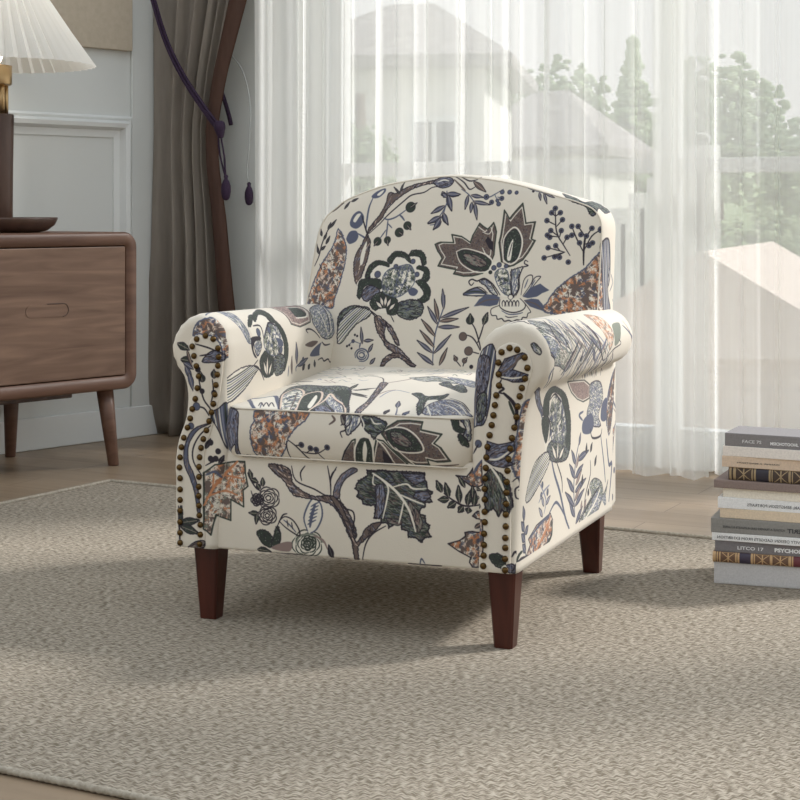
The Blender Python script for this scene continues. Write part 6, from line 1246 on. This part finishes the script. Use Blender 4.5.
        if oc:
            jag = []
            n = len(P)
            ja = .9 if style in ('green', 'greenh', 'pais', 'leafg', 'trunk', 'stripe', 'slateh2') else .35
            for i in range(n):
                p, q = P[i], P[(i + 1) % n]
                m_ = max(1, int(np.hypot(*(q - p)) / (1.8 * mm))) if ja > .5 else 1
                for j in range(m_):
                    jag.append(p + (q - p) * j / m_ + np.array((rnd.uniform(-ja, ja), rnd.uniform(-ja, ja))) * mm)
            jag.append(jag[0])
            line(jag, ow * mm, IC[oc], clip, False)
    for op in PRINT:
        k, kind, style, w = op[0], op[1], op[2], op[3] / 10000 * PPM
        u0, v0, rw, rh = REG[RNAMES[k]][:4]
        clip = (int(u0 * PPM), int(v0 * PPM), int((u0 + rw) * PPM), int((v0 + rh) * PPM))
        P = [np.array((op[i] / 10000 * PPM, op[i + 1] / 10000 * PPM)) for i in range(4, len(op), 2)]
        if kind == 'P': fill(catmull(P, 5, True), style, clip)
        elif kind == 'G':
            Q = []
            for i in range(len(P)):
                a, b_ = P[i], P[(i + 1) % len(P)]
                Q += [a, (a + b_) / 2 + np.array((rnd.uniform(-.5, .5), rnd.uniform(-.5, .5)))]
            fill(Q, style, clip)
        elif kind == 'S': line(catmull(P, 4), w, IC.get(style, IC['ink']), clip)
        elif kind == 'D':
            seg(P[0], P[0] + .01, w + .6, w + .6, IC['ink'], clip); seg(P[0], P[0] + .01, max(.5, w - .6), max(.5, w - .6), IC.get(style, IC['slate']), clip)
        elif kind == 'L':
            a, b_ = P; d = b_ - a; ln = np.hypot(*d) + 1e-6; d /= ln; nn = np.array((-d[1], d[0]))
            prof = [(0, 0), (.15, .30), (.35, .5), (.55, .48), (.8, .24), (1, 0)]
            Q = [a + d * ln * t + nn * w * q for t, q in prof] + [a + d * ln * t - nn * w * q for t, q in prof[-2:0:-1]]
            st = style if style in FILL and FILL[style][3] is None else style
            base = FILL[st][0] if st in FILL and st != 'green' else st
            fill(catmull(Q, 3, True), base if base != 'green' else 'green', clip)
            line(catmull(Q, 3, True) + [Q[0]], .7 * PPM / 1000, IC['ink'], clip, False)
            line([a, a + d * ln * .85], .7 * PPM / 1000, IC['cream2'] if base not in ('ink',) else IC['sage'], clip)
    # loose leaf sprays on the cloth that turns away from the camera
    for reg, x0, x1, y0, y1, n in (('armL', .60, .95, .02, .70, 12), ('armR', .05, .22, .02, .68, 5), ('back', -.30, .30, .36, .40, 0)):
        u0, v0, rw, rh, ox, oy = REG[reg]
        clip = (int(u0 * PPM), int(v0 * PPM), int((u0 + rw) * PPM), int((v0 + rh) * PPM))
        for i in range(n):
            x, y = rnd.uniform(x0, x1), rnd.uniform(y0, y1); a = rnd.uniform(0, 6.28)
            p = np.array(((u0 + x - ox) * PPM, (v0 + y - oy) * PPM)); d = np.array((math.cos(a), math.sin(a))) * PPM
            line([p, p + d * .03, p + d * .07, p + d * .1], 1.4, IC['ink'], clip)
            for t in range(5):
                for s in (-1, 1):
                    e = np.array((math.cos(a + s * .7), math.sin(a + s * .7))) * PPM * .028; q = p + d * .018 * (t + 1); nn = np.array((-e[1], e[0])) * .2
                    fill(catmull([q, q + e * .5 + nn, q + e, q + e * .5 - nn], 4, True), ('slate', 'brown', 'sage')[i % 3], clip)
    out = np.ones((Hp, Wp, 4), np.float32); out[..., :3] = np.clip(img, 0, 1)
    im = bpy.data.images.new('fabric_print', Wp, Hp, alpha=False)
    im.colorspace_settings.name = 'sRGB'
    im.pixels.foreach_set(out.ravel()); im.update(); im.pack()
    return im
PRINT_IMG = paint_print()
def dress(m, img):
    tx = None
    nz = N(m, 'ShaderNodeTexNoise'); nz.inputs['Scale'].default_value = 2.5; nz.inputs['Detail'].default_value = 5
    tc = N(m, 'ShaderNodeTexCoord'); L(m, tc.outputs['Object'], nz.inputs['Vector'])
    if img:
        uvn = N(m, 'ShaderNodeUVMap'); uvn.uv_map = 'fabric'
        tx = N(m, 'ShaderNodeTexImage'); tx.image = img; tx.interpolation = 'Cubic'; L(m, uvn.outputs[0], tx.inputs['Vector'])
        L(m, tx.outputs['Color'], B(m).inputs['Base Color'])
    # fine linen weave as bump
    w1 = N(m, 'ShaderNodeTexNoise'); w1.inputs['Scale'].default_value = 420; w1.inputs['Detail'].default_value = 2
    L(m, tc.outputs['Object'], w1.inputs['Vector'])
    ad = N(m, 'ShaderNodeMath'); ad.operation = 'MULTIPLY_ADD'; ad.inputs[1].default_value = 5.0
    L(m, nz.outputs['Fac'], ad.inputs[0]); L(m, w1.outputs['Fac'], ad.inputs[2])
    bp = N(m, 'ShaderNodeBump'); bp.inputs['Strength'].default_value = .35; bp.inputs['Distance'].default_value = .0012
    L(m, ad.outputs[0], bp.inputs['Height']); L(m, bp.outputs[0], B(m).inputs['Normal'])
    B(m).inputs['Sheen Weight'].default_value = .15
dress(FAB, PRINT_IMG); dress(FABPLAIN, None)
B(FABPLAIN).inputs['Base Color'].default_value = (*srgb(217, 208, 193), 1)
# ------------------------------------------------------------------ outside the window
GZ = -3.2
bm = bmesh.new(); box(bm, -60, 60, 6.6, 90, GZ - .1, GZ)
M['lawn'] = noisy('lawn_grass', srgb(150, 160, 134), srgb(172, 182, 156), nscale=.6, rough=.9)
o = obj('lawn', bm, M['lawn'], smooth=False); tag(o, kind='structure')
M['stucco'] = noisy('pale_stucco', srgb(222, 219, 213), srgb(230, 227, 221), nscale=3, rough=.9)
M['rooftile'] = noisy('grey_brown_tiles', srgb(138, 132, 128), srgb(170, 164, 160), (1, 1, 6), 4, .9)
M['terra'] = noisy('terracotta_tiles', srgb(222, 204, 190), srgb(230, 214, 200), (1, 1, 6), 4, .9)
M['winglass'] = mat('dark_window', srgb(60, 68, 72), .2)
M['leaf'] = noisy('tree_leaves', srgb(136, 154, 118), srgb(166, 182, 142), nscale=3, rough=.9)
M['bark'] = noisy('bark', srgb(96, 80, 66), srgb(116, 100, 84), nscale=8, rough=.9)
def house(name, label, X, Y, w, d, h, rh, rz, roofm, wins, overhang=.45):
    r = thing(name, label, 'house', (X, Y, GZ), rz, 'houses beyond the window')
    bm = bmesh.new(); box(bm, -w / 2, w / 2, -d / 2, d / 2, 0, h, 0)
    obj('wall', bm, M['stucco'], r, smooth=False)
    bm = bmesh.new()
    a, b = w / 2 + overhang, d / 2 + overhang
    base = [(-a, -b, h), (a, -b, h), (a, b, h), (-a, b, h)]
    k = min(a, b) * .8
    B0 = [bm.verts.new(p) for p in base]; B1 = [bm.verts.new((x, y, z + .18)) for x, y, z in base]
    T = [bm.verts.new((-(a - k), 0, h + rh)), bm.verts.new(((a - k), 0, h + rh))]
    bm.faces.new(list(reversed(B0)))
    for i in range(4): bm.faces.new((B0[i], B0[(i + 1) % 4], B1[(i + 1) % 4], B1[i]))
    bm.faces.new((B1[0], B1[1], T[1], T[0])); bm.faces.new((B1[2], B1[3], T[0], T[1])); bm.faces.new((B1[1], B1[2], T[1])); bm.faces.new((B1[3], B1[0], T[0]))
    obj('roof', bm, roofm, r, smooth=False)
    for (wx, wz, ww, wh) in wins:
        bm = bmesh.new(); box(bm, wx - ww / 2, wx + ww / 2, -d / 2 - .05, -d / 2 + .02, wz, wz + wh, .01)
        wf = obj('window', bm, M['trimwhite'], r, smooth=False)
        bm = bmesh.new(); box(bm, wx - ww / 2 + .1, wx - .04, -d / 2 - .06, -d / 2 - .045, wz + .1, wz + wh - .1); box(bm, wx + .04, wx + ww / 2 - .1, -d / 2 - .06, -d / 2 - .045, wz + .1, wz + wh - .1)
        obj('pane', bm, M['winglass'], wf, smooth=False)
    return r
HA = house('house', 'pale two storey house with hipped roof seen through the sheer curtain at left', .2, 27, 2.9, 5, 6.1, 1.3, -.15, M['rooftile'],
      [(-.75, 3.9, .8, 1.5), (.7, 3.9, .8, 1.5), (-.75, 1.0, .8, 1.6), (.7, 1.0, .8, 1.6)])
bm = bmesh.new(); box(bm, -1.6, 1.6, -3.5, -2.5, 3.2, 3.35); obj('balcony', bm, M['stucco'], HA, smooth=False)
bm = bmesh.new()
for i in range(16): box(bm, -1.55 + i * .2, -1.52 + i * .2, -3.48, -3.44, 3.35, 4.2)
box(bm, -1.6, 1.6, -3.5, -3.42, 4.2, 4.28); obj('railing', bm, M['trimwhite'], HA, smooth=False)
HB = house('house', 'lower pale house with broad grey tiled roof seen above the chair back at right', 3.1, 33, 2.5, 4, 5.0, 1.4, -.35, M['rooftile'],
      [(-.65, 3.0, .7, 1.3), (.6, 3.0, .7, 1.3)])
bm = bmesh.new()
bmesh.ops.create_uvsphere(bm, u_segments=48, v_segments=20, radius=1, matrix=Matrix.Translation((17, 64, GZ)) @ Matrix.Diagonal((11, 12, 6.0, 1)))
M['hillgrass'] = noisy('bright_grass', srgb(166, 186, 136), srgb(186, 202, 158), nscale=.5, rough=.9)
o = obj('grassy_hill', bm, M['hillgrass']); tag(o, kind='structure')
# outside stair climbing the pale house
bm = bmesh.new()
for i in range(12): box(bm, -.2 + i * .24, .1 + i * .24, 0, 1.0, 0, 2.6 + i * .2)
o = obj('garden_stair', bm, M['stucco'], smooth=False); o.location = (1.3, 20.5, GZ); tag(o, 'pale outdoor stair climbing between the two houses', 'stairs')
# low terracotta roofed annex close to the window
r = thing('annex', 'low building with pale terracotta gabled roof just outside the window at right', 'building', (2.1, 10.5, GZ), -.35)
bm = bmesh.new(); box(bm, -1.2, 1.4, -1.2, 1.4, 0, 2.75); obj('wall', bm, M['stucco'], r, smooth=False)
bm = bmesh.new()
loops(bm, [[(x, -1.5, z) for x, z in ((-1.6, 2.6), (1.8, 2.6), (1.8, 2.75), (.1, 3.75), (-1.6, 2.75))], [(x, 1.6, z) for x, z in ((-1.6, 2.6), (1.8, 2.6), (1.8, 2.75), (.1, 3.75), (-1.6, 2.75))]])
bmesh.ops.recalc_face_normals(bm, faces=bm.faces[:])
obj('roof', bm, M['terra'], r, smooth=False)
def tree(label, X, Y, h, cr, seed, conifer=False, base=GZ):
    rnd = random.Random(seed)
    r = thing('tree', label, 'tree', (X, Y, base), 0, 'trees beyond the window')
    bm = bmesh.new(); tube(bm, [(0, 0, 0), (.05, 0, h * .4), (0, .05, h * .8)], [.16, .12, .05], 10); obj('trunk', bm, M['bark'], r)
    bm = bmesh.new()
    for i in range(1000):
        if conifer:
            f = rnd.random(); rad = cr * (1 - f) * rnd.uniform(.3, 1); z = h * (.12 + .88 * f); a = rnd.uniform(0, 2 * PI)
            c = Vector((rad * math.cos(a), rad * math.sin(a), z))
        else:
            d = Vector((rnd.gauss(0, 1), rnd.gauss(0, 1), rnd.gauss(0, .8))).normalized() * cr * rnd.uniform(.45, 1)
            c = Vector((0, 0, h * .68)) + Vector((d.x, d.y, d.z * 1.15))
        s = rnd.uniform(.14, .30) * cr * .38
        mtx = Matrix.Translation(c) @ Matrix.Rotation(rnd.uniform(0, 6), 4, 'Z') @ Matrix.Rotation(rnd.uniform(0, 3), 4, 'X') @ Matrix.Diagonal((s, s * .8, s * .5, 1))
        bmesh.ops.create_icosphere(bm, subdivisions=1, radius=1, matrix=mtx)
    obj('crown', bm, M['leaf'], r)
tree('tall pointed conifer beyond the window, just right of the grey roofed lower house', 6.3, 44, 8.6, 2.0, 1, True)
tree('pale bushy tree rising behind the lower grey roofed house, above the chair back', 4.9, 50, 9.6, 1.9, 2)
tree('tallest round tree, farthest away, just right of the dense sheer fold', 9.0, 46, 9.2, 2, 3)
tree('slim leafy tree in front of the left house, at the left edge of the window', -.42, 17, 6.5, .42, 4)
tree('broad green tree beyond the window at the far right edge of the view', 8.6, 33, 6.4, 1.5, 5)
tree('low nearer green tree seen over the peach roof, above the book stack', 4.9, 22, 4.6, .8, 6)

# ------------------------------------------------------------------ light
W = bpy.data.worlds.new('sky'); SC.world = W; W.use_nodes = True
nt = W.node_tree; bg = nt.nodes['Background']
tc = nt.nodes.new('ShaderNodeTexCoord'); sx = nt.nodes.new('ShaderNodeSeparateXYZ'); rp = nt.nodes.new('ShaderNodeValToRGB')
nt.links.new(tc.outputs['Generated'], sx.inputs[0]); nt.links.new(sx.outputs['Z'], rp.inputs['Fac'])
rp.color_ramp.elements[0].position = 0.0; rp.color_ramp.elements[0].color = (1.0, .985, .96, 1)
rp.color_ramp.elements[1].position = .5; rp.color_ramp.elements[1].color = (.86, .93, 1.0, 1)
nt.links.new(rp.outputs[0], bg.inputs['Color']); bg.inputs['Strength'].default_value = 1.14
def sun(name, d, e, ang, col=(1, .98, .96)):
    s = bpy.data.lights.new(name, 'SUN'); s.energy = e; s.angle = math.radians(ang); s.color = col
    o = bpy.data.objects.new(name, s); COL.objects.link(o)
    o.rotation_euler = Vector(d).to_track_quat('-Z', 'Y').to_euler()
    o.location = (3, 3, 3)
sun('sun', (-.75, -.20, -.60), 4.4, 8)
SC.view_settings.view_transform = 'Standard'; SC.view_settings.look = 'None'; SC.view_settings.gamma = 1
SC.view_settings.exposure = 0.0
SC.cycles.use_denoising = True
SC.cycles.max_bounces = 8; SC.cycles.transparent_max_bounces = 24; SC.cycles.diffuse_bounces = 4
SC.cycles.sample_clamp_indirect = 6
